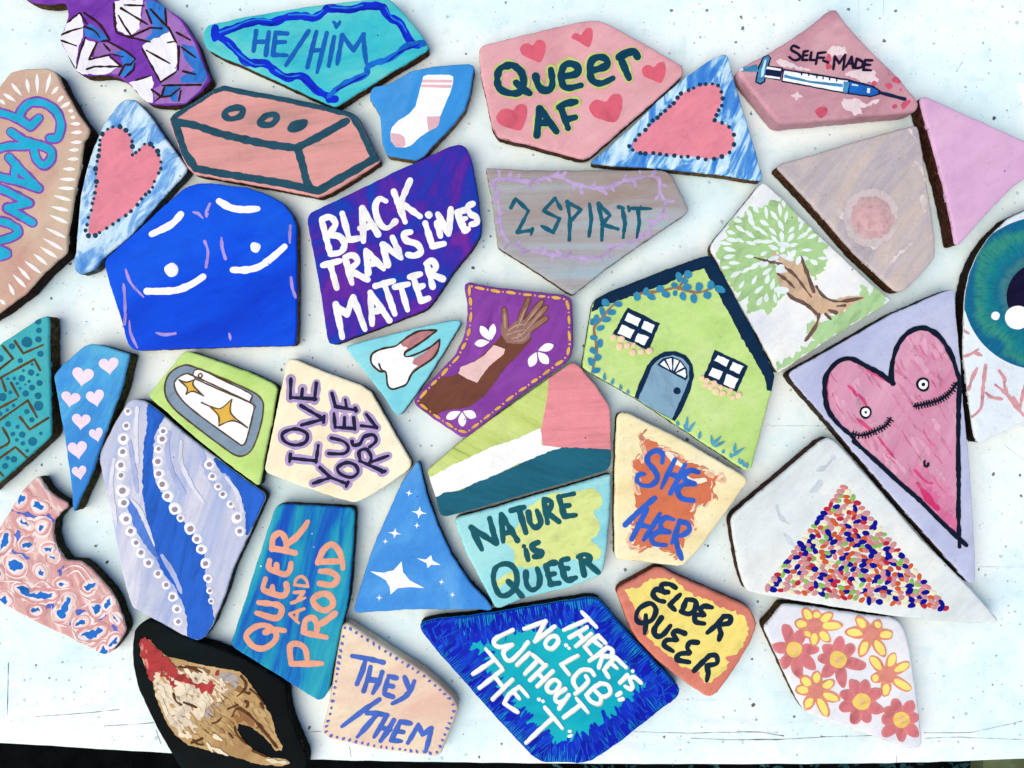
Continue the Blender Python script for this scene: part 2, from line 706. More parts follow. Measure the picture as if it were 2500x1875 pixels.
    def domes(self, name, items, mats, h=0.0004, each=False, idx=None, jlift=0.0):
        """raised drops of paint, (cx,cy,rx,ry,angle); idx picks a material for each"""
        V, F, M = [], [], []
        out = []

        def flush():
            if V:
                out.append(mesh_object(name, V, F, mats, self.obj, (0, 0, 0), True, M, 1.2))

        for n_, (cx, cy, rx, ry, a) in enumerate(items):
            if each:
                V, F, M = [], [], []
            ca, sa = math.cos(math.radians(a)), math.sin(math.radians(a))
            m = max(9, int((rx + ry) * 0.9))
            sd_ = rnd.random() * 50
            P, H = [(cx, cy)], [1.0]
            for fr, hh in ((0.55, 0.86), (0.85, 0.52), (1.0, 0.0)):
                for k in range(m):
                    q = 2 * math.pi * k / m
                    rr = fr * (1 + 0.18 * noise.noise(Vector((math.cos(q), math.sin(q), sd_))))
                    x, y = rx * rr * math.cos(q), ry * rr * math.sin(q)
                    P.append((cx + x * ca - y * sa, cy + x * sa + y * ca))
                    H.append(hh)
            q, z, _ = self.surface(to_world(np.array(P), self.t) - self.c)
            lift = 0.00009 * (self.layer + 1) + rnd.uniform(0, jlift)
            hs = 0.6 * h * rnd.uniform(0.85, 1.15)
            o = len(V)
            for i in range(len(P)):
                V.append((q[i][0], q[i][1], z[i] + (lift + hs * H[i] if H[i] > 0 else -0.00005)))
            mm = 0 if idx is None else idx[n_]
            for k in range(m):
                j = (k + 1) % m
                F.append((o, o + 1 + j, o + 1 + k)); M.append(mm)
                for ring in (0, 1):
                    s0, s1 = o + 1 + ring * m, o + 1 + (ring + 1) * m
                    F.append((s0 + k, s0 + j, s1 + j, s1 + k)); M.append(mm)
            # faces above were listed for y-down; flip so they look up
            if each:
                F[:] = [f for f in F]
                flush()
        if not each:
            flush()
        self.layer += 1
        return out

    def scaled(self, crop, items):
        ox, oy, k = CROP[crop]
        r = []
        for it in items:
            if len(it) == 3:
                it = (it[0], it[1], it[2], it[2], 0)
            r.append((ox + it[0] * k, oy + it[1] * k, it[2] * k, it[3] * k, it[4]))
        return r

    def inset(self, d):
        p = self.px
        n = self.normals(p)
        c = p.mean(0)
        if ((p + n * 2 - c) ** 2).sum() > ((p - c) ** 2).sum():
            n = -n
        return p + n * d


def heart_pts(cx, cy, w, h, ang=0):
    a = np.linspace(0, 2 * math.pi, 40)[:-1]
    x = 16 * np.sin(a) ** 3 / 16.0
    y = -(13 * np.cos(a) - 5 * np.cos(2 * a) - 2 * np.cos(3 * a) - np.cos(4 * a)) / 15.0
    x, y = x * w / 2, (y + 0.1) * h / 1.95
    t = math.radians(ang)
    return np.stack([cx + x * math.cos(t) - y * math.sin(t), cy + x * math.sin(t) + y * math.cos(t)], 1)


def drop(base, tip, w, fat=0.62):
    """teardrop petal: pointed at base, round at tip"""
    base, tip = np.array(base, float), np.array(tip, float)
    d = tip - base
    L = np.linalg.norm(d)
    d /= L
    n = np.array((-d[1], d[0]))
    u = np.linspace(0, 1, 14)
    prof = np.sin(np.pi * u ** 0.9) ** 0.8 * (0.35 + 0.65 * u) / 0.8
    prof[-1] = 0
    up = [base + d * L * a + n * w / 2 * b for a, b in zip(u, prof)]
    dn = [base + d * L * a - n * w / 2 * b for a, b in zip(u[1:-1], prof[1:-1])][::-1]
    return np.array(up + dn)


def star4(cx, cy, rx, ry, ang=0, pinch=0.26):
    out = []
    for k in range(4):
        for j in range(6):
            q = math.pi / 2 * (k + j / 6)
            f = (abs(math.cos(q)) ** 0.5 + abs(math.sin(q)) ** 0.5) ** -2 if 0 < j < 6 else 1
            f = max(f, pinch) if j else 1
            x, y = rx * f * math.cos(q), ry * f * math.sin(q)
            t = math.radians(ang)
            out.append((cx + x * math.cos(t) - y * math.sin(t), cy + x * math.sin(t) + y * math.cos(t)))
    return np.array(out)
# ------------------------------------------------------------------ the setting
def table_mat():
    m, nt, nd, lk, b = nt_new("worn_white_plastic")
    v = coords(nt)
    f = noise_tex(nt, v, 7, 6, 0.65, 0.5)
    c = ramp(nt, f, [(0.3, (0.56, 0.74, 0.76, 1)), (0.45, (0.65, 0.79, 0.80, 1)), (0.57, (0.74, 0.82, 0.80, 1)), (0.75, (0.78, 0.82, 0.76, 1))])
    f2 = noise_tex(nt, v, 55, 6, 0.7, 0.3)
    c = mix_rgb(nt, 1.0, c, ramp(nt, f2, [(0.28, (0.84, 0.90, 0.91, 1)), (0.5, (1, 1, 1, 1))]), 'MULTIPLY')
    # scuffed, dirtier streaks along the front of the table
    vx = coords(nt, 2.0, 9.0, 1.0)
    f3 = noise_tex(nt, vx, 60, 7, 0.75, 0.8)
    sepx = nt.nodes.new("ShaderNodeSeparateXYZ")
    lk.new(v, sepx.inputs[0])
    low = nt.nodes.new("ShaderNodeMapRange")
    low.inputs['From Min'].default_value = -0.20
    low.inputs['From Max'].default_value = -0.29
    lk.new(sepx.outputs[1], low.inputs[0])
    sc = math_node(nt, 'MULTIPLY', ramp(nt, f3, [(0.56, (0, 0, 0, 1)), (0.75, (0.6, 0.6, 0.6, 1))]), low.outputs[0])
    c = mix_rgb(nt, sc, c, (0.42, 0.52, 0.55, 1))
    # specks of dirt of several sizes
    for scale, thr, keep, colr, amt in ((52, 0.22, 0.48, (0.03, 0.04, 0.045, 1), 0.95), (95, 0.31, 0.4, (0.05, 0.07, 0.075, 1), 0.9), (180, 0.42, 0.5, (0.20, 0.26, 0.28, 1), 0.75), (320, 0.46, 0.5, (0.36, 0.43, 0.44, 1), 0.6), (27, 0.2, 0.8, (0.2, 0.42, 0.52, 1), 0.5)):
        vv = coords(nt, scale, 1.0, 1.0, (scale * 0.37, 0.2, 0))
        wob = noise_tex(nt, vv, scale * 5, 2, 0.5)
        vo = nt.nodes.new("ShaderNodeTexVoronoi")
        vo.inputs['Scale'].default_value = scale
        lk.new(vv, vo.inputs['Vector'])
        s = nt.nodes.new("ShaderNodeSeparateColor")
        lk.new(vo.outputs['Color'], s.inputs[0])
        pick = math_node(nt, 'GREATER_THAN', s.outputs[0], keep)
        size = math_node(nt, 'MULTIPLY', math_node(nt, 'MULTIPLY', s.outputs[1], wob), thr)
        hit = math_node(nt, 'MULTIPLY', math_node(nt, 'LESS_THAN', vo.outputs['Distance'], size), pick)
        tone = math_node(nt, 'MULTIPLY', math_node(nt, 'MULTIPLY', hit, amt), math_node(nt, 'ADD', 0.35, math_node(nt, 'MULTIPLY', s.outputs[2], 0.65)))
        c = mix_rgb(nt, tone, c, colr)
    lk.new(c, b.inputs['Base Color'])
    b.inputs['Roughness'].default_value = 0.5
    b.inputs['Specular IOR Level'].default_value = 0.2
    bp = nt.nodes.new("ShaderNodeBump")
    bp.inputs['Strength'].default_value = 0.15
    bp.inputs['Distance'].default_value = 0.0006
    lk.new(noise_tex(nt, v, 900, 3, 0.6), bp.inputs['Height'])
    lk.new(bp.outputs[0], b.inputs['Normal'])
    return m


# front edge of the table as it runs in the photograph (photo pixels)
edge_px = np.array([(-900, 1775), (-300, 1796), (0, 1811), (200, 1823), (415, 1836), (750, 1851), (1100, 1858), (1500, 1862), (2000, 1862), (2300, 1857), (2500, 1850), (3000, 1838), (3500, 1822)], float)
ew = to_world(catmull(edge_px, False, 40.0), 0.0)
front = [(x, y + 0.0006 * noise.noise(Vector((x * 90, 0, 0)))) for x, y in ew]
x0_, x1_ = front[0][0], front[-1][0]
prof = [(0.0, 0.0), (0.0008, -0.0004), (0.0016, -0.0012), (0.0022, -0.0028), (0.0022, -0.030), (-0.002, -0.034)]
tv, tf = [], []
nF = len(front)
for o, z in [(-0.02, 0.0)] + prof:
    for x, y in front:
        tv.append((x, y - o, z))
for r_ in range(len(prof)):
    for i in range(nF - 1):
        tf.append((r_ * nF + i, (r_ + 1) * nF + i, (r_ + 1) * nF + i + 1, r_ * nF + i + 1))
b0 = len(tv)
tv += [(x0_, 0.62, 0.0), (x1_, 0.62, 0.0), (x0_, 0.62, -0.034), (x1_, 0.62, -0.034)]
tf.append(tuple(range(0, nF)) + (b0 + 1, b0))
last = len(prof) * nF
tf.append((b0 + 2, b0 + 3) + tuple(range(last + nF - 1, last - 1, -1)))
tf += [(b0, b0 + 1, b0 + 3, b0 + 2), (0, b0, b0 + 2, last), (nF - 1, last + nF - 1, b0 + 3, b0 + 1)]
TM = table_mat()
table = mesh_object("tabletop", tv, tf, [TM], None, (0, 0, 0), True, None, 0.6)
table.name = "table"
table['label'] = "white speckled plastic table carrying all the painted tiles, scratched along its front edge"
table['category'] = "table"
legm, nt, nd, lk, b = nt_new("grey_metal")
b.inputs['Base Color'].default_value = (0.2, 0.2, 0.21, 1)
b.inputs['Metallic'].default_value = 0.8
b.inputs['Roughness'].default_value = 0.45


# scratches and pencil lines on the plastic
def scratch(crop, spec, w, colr):
    f = []
    for s in spec.split(';'):
        p = linear(pts(crop, s), False, 12)
        t = np.gradient(p, axis=0)
        t /= np.maximum(np.linalg.norm(t, axis=1, keepdims=True), 1e-9)
        nr = np.stack([-t[:, 1], t[:, 0]], 1)
        sd_ = rnd.random() * 90
        p = p + nr * np.array([[0.8 * jit(x, y, sd_, 0.05)] for x, y in p])
        ww = np.array([[w * CROP[crop][2] * max(0.12, 0.5 + 0.9 * noise.noise(Vector((x * 0.06, y * 0.06, sd_))))] for x, y in p])
        V = np.concatenate([to_world(p + nr * ww / 2, 0.0), to_world(p - nr * ww / 2, 0.0)])
        n = len(p)
        V = [(x, y, 0.00012) for x, y in V]
        F = [(i, i + 1, n + i + 1, n + i) for i in range(n - 1)]
        F = [q[::-1] for q in F]
        mesh_object("scratch", V, F, [colr], table, (0, 0, 0), False)


scr1 = paint_mat((120, 132, 138), 0.3, 0, 1, 0.6, 0.1)
scr2 = paint_mat((165, 185, 192), 0.3, 0, 1, 0.6, 0.1)
scratch('d1', "65,845 62,1000 55,1255", 10, scr1)
scratch('d1', "280,1262 600,1240 920,1208; 800,1335 1000,1325 1185,1310; 1205,1365 1242,1475", 7, scr1)
scratch('d2', "800,1490 815,1572; 420,1382 585,1375", 7, scr1)
scratch('d3', "1100,1378 1500,1390 1900,1383 2212,1382", 6, scr1)
scratch('d3', "1540,1428 1800,1440 2212,1436", 9, scr2)
scratch('d4', "0,1375 180,1382 360,1412; 0,1442 300,1440 700,1418; 700,1418 1040,1408", 9, scr1)
scratch('d4', "1440,1387 1800,1386 2000,1342 2200,1296; 1445,1430 1700,1420 2212,1440; 1228,1570 1230,1618", 6, scr1)
scratch('c4', "200,440 700,442; 2060,590 2212,705; 1870,1528 2212,1530", 5, scr2)
scratch('a4', "1128,0 1132,260; 936,0 938,175", 4, scr2)
scratch('a4', "1735,480 1710,520 1690,555", 10, scr2)

# ground under the table, colour darkened, with leaf litter and a worn slab
gm, nt, nd, lk, b = nt_new("darkened_ground")
v = coords(nt)
f = noise_tex(nt, v, 22, 7, 0.7, 0.4)
lk.new(ramp(nt, f, [(0.35, (0.0012, 0.0013, 0.0015, 1)), (0.7, (0.004, 0.005, 0.005, 1))]), b.inputs['Base Color'])  # darkness put into the colour: near black even in open sky light
b.inputs['Roughness'].default_value = 1.0
b.inputs['Specular IOR Level'].default_value = 0.02
ground = mesh_object("ground", [(-30, -30, -0.72), (30, -30, -0.72), (30, 30, -0.72), (-30, 30, -0.72)], [(0, 1, 2, 3)], [gm])
ground['kind'] = 'structure'

sm_ = multi_mat([(0.3, (70, 80, 52)), (0.5, (92, 104, 72)), (0.7, (112, 118, 86))], 10, 1, 9, 0.5, 0.8, 0.3)
kz = (ZCAM + 0.71) / DIST * S


def under(px, py, z=-0.71):
    k = (ZCAM - z) / DIST * S
    return ((px - 1250) * k, (937.5 - py) * k)


slab = [under(2385, 1790), under(3100, 1770), under(3100, 2400), under(2440, 2400), under(2375, 1900)]
sv = [(x, y, -0.72) for x, y in slab] + [(x, y, -0.685) for x, y in slab]
ns_ = len(slab)
sf = [tuple(range(ns_ - 1, -1, -1)), tuple(range(ns_, 2 * ns_))] + [(i, (i + 1) % ns_, ns_ + (i + 1) % ns_, ns_ + i) for i in range(ns_)]
sl = mesh_object("path", sv, [q[::-1] for q in sf], [sm_], None, (0, 0, 0), False)
sl['kind'] = 'structure'

lv, lf = [], []
lm = multi_mat([(0.3, (10, 34, 36)), (0.55, (34, 78, 82)), (0.75, (96, 130, 128))], 0, 1, 12, 0.2, 0.6, 0.1)
for k in range(420):
    px = rnd.uniform(1320, 2360)
    if noise.noise(Vector((px * 0.02, 3.1, 0))) < -0.05:
        continue
    x, y = under(px, rnd.uniform(1835, 1930))
    a, s_ = rnd.uniform(0, 6.28), rnd.uniform(0.004, 0.013)
    z = -0.715 + rnd.uniform(0, 0.02)
    o = len(lv)
    for q, rr in ((0, 1.0), (0.9, 0.45), (math.pi - 0.9, 0.45), (math.pi, 1.0), (math.pi + 0.9, 0.45), (-0.9, 0.45)):
        lv.append((x + s_ * rr * math.cos(a + q), y + s_ * rr * math.sin(a + q), z + rnd.uniform(-0.002, 0.002)))
    lf.append(tuple(range(o, o + 6)))
ll = mesh_object("leaf_litter", lv, lf, [lm], None, (0, 0, 0), False)
ll['kind'] = 'stuff'
ll['label'] = "dark teal leaf litter on the ground below the table edge"
ll['category'] = "leaves"

for lx in (-0.62, 0.62):
    for ly in (-0.25, 0.55):
        V, F = [], []
        for z in (-0.72, -0.034):
            for k in range(12):
                q = 2 * math.pi * k / 12
                V.append((lx + 0.014 * math.cos(q), ly + 0.014 * math.sin(q), z))
        F = [(k, (k + 1) % 12, 12 + (k + 1) % 12, 12 + k) for k in range(12)]
        mesh_object("leg", V, F, [legm], table)

# corner of a white sheet of paper at the right edge of the picture
pp = to_world(np.array([(2483, 201), (2560, 206), (2640, 300), (2560, 420), (2514, 330), (2496, 262)], float), 0.0)
n_ = len(pp)
V = [(x, y, 0.0003) for x, y in pp] + [(x, y, 0.0009) for x, y in pp]
F = [tuple(range(n_)), tuple(range(2 * n_ - 1, n_ - 1, -1))] + [(i, n_ + i, n_ + (i + 1) % n_, (i + 1) % n_) for i in range(n_)]
pm = paint_mat((250, 252, 252), 0.03, 0, 1, 0.7, 0.05)
paper = mesh_object("paper_sheet", V, [f[::-1] for f in F][:1] + [f[::-1] for f in F][1:], [pm], None, (0, 0, 0), False)
paper['label'] = "corner of white paper on the table, cut off by the right frame edge"
paper['category'] = "paper"
# ------------------------------------------------------------------ the tiles, row by row
P = paint_mat
WHITE = (248, 248, 246)

# --- crystals, top left
T = Tile("purple notched tile painted with white, blue and mauve crystals outlined in brown", 'a1',
         "-150,-400 -40,-420 60,-120 150,-40 240,12 340,30 420,25 500,16 514,60 524,112 500,190 462,290 466,330 520,430 582,545 640,578 720,578 830,572 930,600 1000,650 1060,720 1130,790 1200,805 1290,810 1430,800 1560,695 1628,612 1600,560 1520,330 1400,140 1250,40 1170,-40 1000,-220 700,-420",
         multi_mat([(0.3, (98, 48, 150)), (0.5, (120, 58, 168)), (0.7, (136, 74, 182))], 40, 2, 60), side=clay_mat((88, 62, 34), (50, 32, 18)))
T.fill("mauve_shape", 'a1', "1110,10 1190,10 1290,70 1400,170 1500,330 1600,600 1550,690 1430,795 1200,800 1180,690 1250,650 1240,630 1380,540 1370,340 1310,240 1170,320 1030,285 990,260 1090,180; 720,330 850,330 1000,440 860,410 730,440; 800,550 930,520 1000,490 960,600 920,580", P((158, 112, 182), 0.25, 60, 3), each=True)
T.fill("blue_shape", 'a1', "1130,0 1190,10 1280,40 1290,210 1300,240 1170,325 1120,300 1170,260 1180,190 1140,100; 650,215 700,185 780,240 840,310 780,320 660,280; 880,400 960,390 1045,460 1030,520 960,600 930,580 960,520 930,440; 1400,340 1500,360 1560,480 1600,590 1570,640 1400,640 1390,600 1500,540 1420,450; 1270,665 1390,665 1370,720 1370,790 1330,780 1300,740 1250,750", P((50, 122, 205), 0.3, 70, 3), each=True)
T.fill("white_shape", 'a1', "615,105 650,200 640,280 600,400 580,530 520,420 465,300 500,230 520,180; 650,290 700,320 740,330 690,450 830,430 930,510 830,570 640,575 585,540; 880,20 950,-5 1110,0 1090,100 1080,220 1010,280 910,240 890,120; 1100,350 1310,240 1360,330 1375,450 1350,560 1240,635 1170,500; 1000,640 1170,590 1190,650 1170,700 1180,795 1100,770", P((240, 238, 244), 0.12, 100, 4), wob=2, each=True)
T.ink("crystal_outlines", 'a1', "520,175 615,100; 470,270 560,235 640,215; 465,310 590,355; 660,290 620,400 590,530; 520,430 575,520; 620,105 670,185; ~650,100 770,190 845,305; ~650,205 730,240 770,290; 845,310 780,320; 750,330 690,455; ~830,320 960,390 1045,455; 800,340 850,395; 690,460 850,425; 870,420 950,440; 670,535 730,515 930,515; 850,440 940,515; 1045,455 1010,500 965,500 920,580; 1040,490 1030,540 960,600; 960,40 1110,45; 935,65 1140,190; 915,120 960,200 1020,285; ~880,30 890,210 930,265 1160,325; 1020,280 1160,215 1250,220; 1130,80 1170,180; 1160,70 1300,220; 1275,70 1285,200; 1300,210 1360,330; 1290,330 1350,320; 1100,380 1240,635; 1130,390 1310,490; 1240,635 1360,555; 1380,360 1375,540; 1360,250 1470,310; 1400,365 1510,445; 1410,550 1510,575; 1250,660 1550,655; 1050,620 1165,585; 1270,670 1250,740 1200,780; 1170,690 1240,745; 1250,750 1320,740 1390,680; 1395,700 1380,780", 16, P((48, 24, 22), 0.3), 0.5, 0.3)

# --- HE/HiM
T = Tile("turquoise tile reading HE/HiM inside a wavy dark blue border", 'a2',
         "-331,300 -325,230 -296,190 0,125 400,58 800,6 1060,-15 1125,-4 1330,225 1412,350 1405,385 1250,480 1000,630 760,785 690,825 480,735 300,650 0,515 -176,440 -306,372",
         multi_mat([(0.3, (44, 182, 200)), (0.5, (72, 196, 202)), (0.72, (112, 208, 200))], 15, 2, 30))
bm1, bm2, bm3 = P((12, 44, 200), 0.35, 20, 5), P((10, 30, 170), 0.3, 20, 5), P((36, 128, 215), 0.3, 20, 5)
top_ = "~-246,270 -150,235 0,185 100,165 200,175 330,130 450,125 520,140 600,95 640,65 800,75 900,50 1000,40 1060,60"
low_ = "~-246,270 -146,320 -56,410 -6,470 64,488 154,492 234,555 316,600 380,588 440,592 500,650 550,700 640,745"
rgt_ = "~1060,60 1100,130 1180,170 1220,230 1250,290 1290,340 1330,350"
btm_ = "~1370,335 1250,350 1170,415 1080,465 1000,485 940,520 930,570 850,610 770,640 700,690 640,745"
T.ink("wavy_border", 'a2', f"{top_};{rgt_};{low_}; -235,215 -240,300; 640,770 690,765", 60, bm1, 0.7, 0.16, crown=0.0002)
T.ink("wavy_border", 'a2', btm_, 46, P((22, 104, 200), 0.35, 150, 5), 0.7, 0.16, crown=0.0002)
T.ink("border_streak", 'a2', "~-200,250 -100,215 0,170 100,150 200,160; ~330,115 450,112 540,120 600,80; ~650,55 800,62 900,40; ~1080,60 1130,140 1200,180 1240,250; ~-140,330 -50,420 60,495 150,500; ~230,540 320,590 420,580", 12, bm3, 0.4, 0.4, each=True)
T.ink("border_streak", 'a2', "~-180,275 -80,235 10,200 120,180 210,190; ~640,75 780,90 900,70 1050,75; ~1090,130 1170,190 1230,290; ~300,610 400,605 470,640 560,720; ~700,700 850,620 930,580; ~1090,480 1200,400 1340,345", 14, bm2, 0.4, 0.4, each=True)
T.ink("lettering", 'a2', "80,240 60,395; 178,250 155,425; 68,325 170,322; 230,250 210,425; 230,255 318,260; 222,328 305,325; 210,425 318,428; 485,240 310,505; 545,245 475,520; 625,255 550,560; 505,392 600,385; 682,285 640,510; 745,272 705,495; 750,280 830,390; 830,390 910,265; ~905,265 915,380 930,490", 35, P((20, 96, 184), 0.14, 90, 3), 0.75)
T.fill("heart", 'a2', "~665,165 685,162 705,182 722,156 735,170 725,195 695,226 678,195", P((20, 96, 184), 0.14))

# --- sock
T = Tile("small sky blue tile painted with a white sock with pink toe and heel", 'a2',
         "985,665 1100,645 1200,590 1270,545 1450,510 1600,495 1730,488 1765,512 1755,580 1730,720 1690,850 1600,960 1450,1120 1380,1200 1320,1237 1200,1218 1090,1200 1050,1100 1040,950 1030,880 990,810 955,770 955,715",
         multi_mat([(0.3, (48, 138, 212)), (0.5, (62, 150, 218)), (0.75, (112, 168, 222))], 60, 2, 22), side=clay_mat((142, 112, 70), (88, 62, 38)))
T.fill("sock", 'a2', "1370,590 1400,578 1570,578 1600,590 1598,640 1580,710 1540,800 1520,850 1500,900 1490,960 1400,1020 1340,1060 1280,1120 1230,1140 1160,1135 1120,1090 1115,1030 1130,980 1180,930 1260,880 1310,820 1330,740 1355,650", P((250, 250, 250), 0.04, 60), wob=0.4)
T.fill("pink_sock_band", 'a2', "1362,615 1596,617 1590,637 1360,637; 1356,653 1590,656 1582,680 1352,674; 1395,900 1500,895 1490,960 1470,985 1410,1015; 1115,1025 1190,1035 1225,1060 1235,1120 1210,1138 1160,1133 1122,1092", P((228, 182, 188), 0.08), wob=0.4, each=True)

# --- Queer AF
T = Tile("pink tile reading Queer AF in dark teal letters among five red hearts", 'a3',
         "-98,380 -70,345 0,325 200,275 450,215 620,175 760,150 830,155 890,172 980,222 1230,360 1470,500 1487,540 1475,580 1300,742 1000,1002 760,1212 700,1224 640,1212 300,1117 54,1062 4,985 -36,780 -86,560",
         multi_mat([(0.3, (212, 148, 156)), (0.5, (224, 164, 168)), (0.7, (228, 174, 178))], 30, 1.5, 18), t=0.015, r=0.0026)
hm = P((216, 98, 116), 0.14, 70, 2)
for s in ("~220,372 250,340 285,335 315,352 345,315 380,308 413,330 415,400 390,462 365,480 290,450 235,420", "~615,290 637,260 665,260 690,272 715,235 750,216 775,230 780,280 765,340 742,365 680,325",
          "~1160,550 1172,517 1210,500 1250,518 1280,490 1318,478 1340,500 1340,570 1320,620 1295,640 1230,612 1178,590", "~38,920 47,880 82,845 130,840 165,852 190,820 232,804 268,822 270,900 237,985 215,1006 150,993 65,960",
          "~752,830 772,790 812,770 880,787 920,740 968,726 1003,748 1005,830 980,908 945,944 850,924 782,890"):
    T.fill("heart", 'a3', s, hm)
q_ = "~145,505 70,530 45,600 60,680 130,718 210,715 250,660 235,570 190,520 o; 190,640 240,690 295,722; ~340,590 360,660 400,697 450,690 470,640 458,540; ~545,592 650,572 665,520 610,492 560,510 538,580 552,660 600,680 690,660; ~770,548 880,512 885,460 830,442 775,468 757,540 777,620 845,645 935,605; 995,450 1060,605; ~985,442 1040,412 1100,402 1125,440; 370,840 350,1045; 375,840 500,1015; 360,952 440,945; 535,830 590,990; ~520,830 570,802 650,787; 570,925 645,907"
T.ink("letter_halo", 'a3', q_, 84, P((190, 206, 112), 0.2), 0.8, 0.25)
T.ink("lettering", 'a3', q_, 56, P((10, 62, 88), 0.15), 0.8, 0.16, crown=0.00025)

# --- blue triangle with heart (right)
sky_b = lambda a: multi_mat([(0.36, (52, 122, 208)), (0.47, (86, 152, 216)), (0.53, (172, 214, 236)), (0.62, (214, 236, 246))], a, 3.0, 62, 1.6, rough=0.5, bump=0.45)
T = Tile("blue and white triangular tile with pink heart dotted in navy, beside the Queer AF tile", 'a3',
         "1800,410 1830,430 1860,560 1900,700 1960,900 2020,1100 2090,1350 2085,1395 2050,1392 1700,1340 1300,1300 900,1275 775,1262 772,1238 850,1180 1100,960 1300,760 1500,590 1700,450",
         sky_b(70), side=clay_mat((108, 84, 52), (60, 40, 24)))
pinkh = P((228, 136, 150), 0.1, 40, 2, bump=0.4)
T.fill("heart", 'a3', "~1090,1110 1150,1040 1300,900 1450,742 1550,682 1650,655 1722,650 1768,690 1780,760 1748,850 1725,930 1780,945 1850,1000 1872,1080 1858,1140 1810,1195 1700,1225 1600,1215 1400,1195 1200,1185 1110,1165", pinkh)
dm = P((24, 62, 92), 0.1)
D = "1608,655 1652,650 1705,648 1748,660 1772,710 1783,760 1777,815 1752,850 1735,888 1722,928 1778,948 1832,980 1870,1040 1870,1115 1835,1175 1777,1208 1717,1225 1652,1230 1594,1217 1515,1208 1463,1210 1410,1200 1350,1195 1300,1188 1248,1180 1187,1185 1148,1180 1090,1158 1062,1128 1110,1082 1140,1040 1188,1002 1214,966 1244,930 1280,908 1304,882 1340,856 1375,822 1406,797 1436,754 1461,722 1520,697 1560,680"
T.domes("dotted_outline", [(x, y, r_, r_, 0) for (x, y), r_ in zip(pts('a3', D), [rnd.uniform(4.7, 6.6) for _ in range(60)])], [dm], 0.00025)

# --- Self-made
T = Tile("thick pink tile reading SELF-MADE above a blue painted syringe", 'a4',
         "740,65 775,72 850,180 1000,345 1250,595 1395,765 1408,810 1390,850 1340,868 1000,895 700,925 340,958 300,935 180,780 60,640 10,560 15,525 200,428 400,310 600,168 700,85",
         multi_mat([(0.3, (176, 128, 140)), (0.5, (200, 148, 158)), (0.7, (212, 166, 172))], 20, 2, 26, bump=0.5, wear=0.2), t=0.020, r=0.0034, corner=11, painted=True)
T.fill("white_blotch", 'a4', "690,400 760,350 830,360 845,410 800,430 720,430; 305,470 350,460 450,495 570,545 480,540 330,500; 815,560 900,540 1060,545 1070,580 1085,630 960,640 880,600; 410,730 460,710 500,750 450,775; 820,760 900,750 1000,790 1090,770 1080,800 950,830 960,880 900,890 870,850 800,820", P((230, 210, 212), 0.12, 0, 2, bump=0.6), wob=4, each=True)
T.fill("red_splash", 'a4', "~690,430 715,420 725,470 710,490 735,520 690,530; ~600,850 650,820 690,835 695,870 650,910 610,880; ~1140,650 1180,640 1195,670 1170,690; ~1225,590 1265,580 1280,620 1240,645 1190,620; ~1035,640 1060,625 1078,655 1045,665; ~1250,690 1265,682 1270,700 1255,706; ~1195,820 1220,800 1235,825 1210,840; ~1265,800 1330,770 1330,800 1280,845; ~1155,570 1170,562 1175,578", P((204, 88, 112), 0.25, 0, 1), wob=1, each=True)
navy = P((18, 32, 66), 0.2)
T.fill("syringe_outline", 'a4', "350,530 860,612 1045,660 1105,700 1100,732 1030,750 855,728 340,632; 205,500 352,522 335,622 205,600; 240,422 200,435 160,515 135,635 180,655 212,635 232,545 262,450", navy)  # navy paint under the syringe, left showing as its outline
T.fill("syringe_barrel", 'a4', "362,545 850,625 838,715 350,622; 215,512 338,532 334,548 213,530; 212,580 330,598 328,612 210,596", P((244, 248, 250), 0.06, 10))
T.fill("syringe_metal", 'a4', "236,434 204,446 170,520 148,630 178,642 202,626 222,540 250,450; 20,530 150,498 165,555 40,552; 820,628 866,636 846,722 812,712; 365,575 560,625 815,650 812,675 560,640 358,600", P((70, 142, 184), 0.35, 10, 4))
T.fill("syringe_shine", 'a4', "224,455 206,470 188,540 182,600 200,590 214,520; 10,540 40,520 45,545", P((200, 228, 236), 0.1))
T.fill("syringe_hub", 'a4', "870,635 1035,675 1090,705 1090,722 1030,742 862,718", P((30, 106, 196), 0.35, 10, 5))
T.fill("hub_shine", 'a4', "885,648 930,658 928,668 882,660; 1000,680 1022,684 1018,722 996,716", P((224, 240, 250), 0.05))
T.ink("needle", 'a4', "1092,714 1200,742 1290,766", 24, navy, 0.5)
T.ink("barrel_marks", 'a4', "362,542 600,575 860,620; 490,560 495,580; 545,565 550,585; 610,582 612,602; 660,590 660,610; 710,600 710,618; 765,608 765,628", 9, navy)
T.ink("lettering", 'a4', "~475,372 430,355 415,385 470,420 485,450 440,467 398,440; 510,400 500,465; 510,400 545,395; 505,430 540,428; 500,465 540,465; 570,405 560,465; 560,465 597,465; 620,410 605,495; 620,412 680,405; 612,447 670,447; 660,467 700,485; 750,435 740,535; 750,435 785,490; 785,490 830,425; 830,425 815,540; 880,440 835,520; 880,440 892,525; 850,492 892,490; 920,455 905,525; ~920,455 965,480 955,520 905,527; 985,465 970,540; 985,465 1040,468; 980,500 1025,503; 970,540 1030,545", 18, P((26, 18, 52), 0.15), 0.75)

# --- plain pink
T = Tile("plain lilac pink tile without any picture, beside the pinkish rosette tile", 'a4',
         "1410,760 1430,741 1475,745 1700,850 2000,985 2212,1080 2400,1165 2425,1200 2400,1240 2212,1385 2130,1440 1900,1680 1735,1870 1705,1893 1685,1880 1640,1640 1590,1420 1500,1090 1425,830",
         multi_mat([(0.3, (210, 164, 200)), (0.5, (216, 172, 206)), (0.7, (222, 180, 210))], 30, 1.5, 14, bump=0.2), t=0.019, r=0.0024, side=clay_mat((84, 48, 34), (18, 10, 8)))

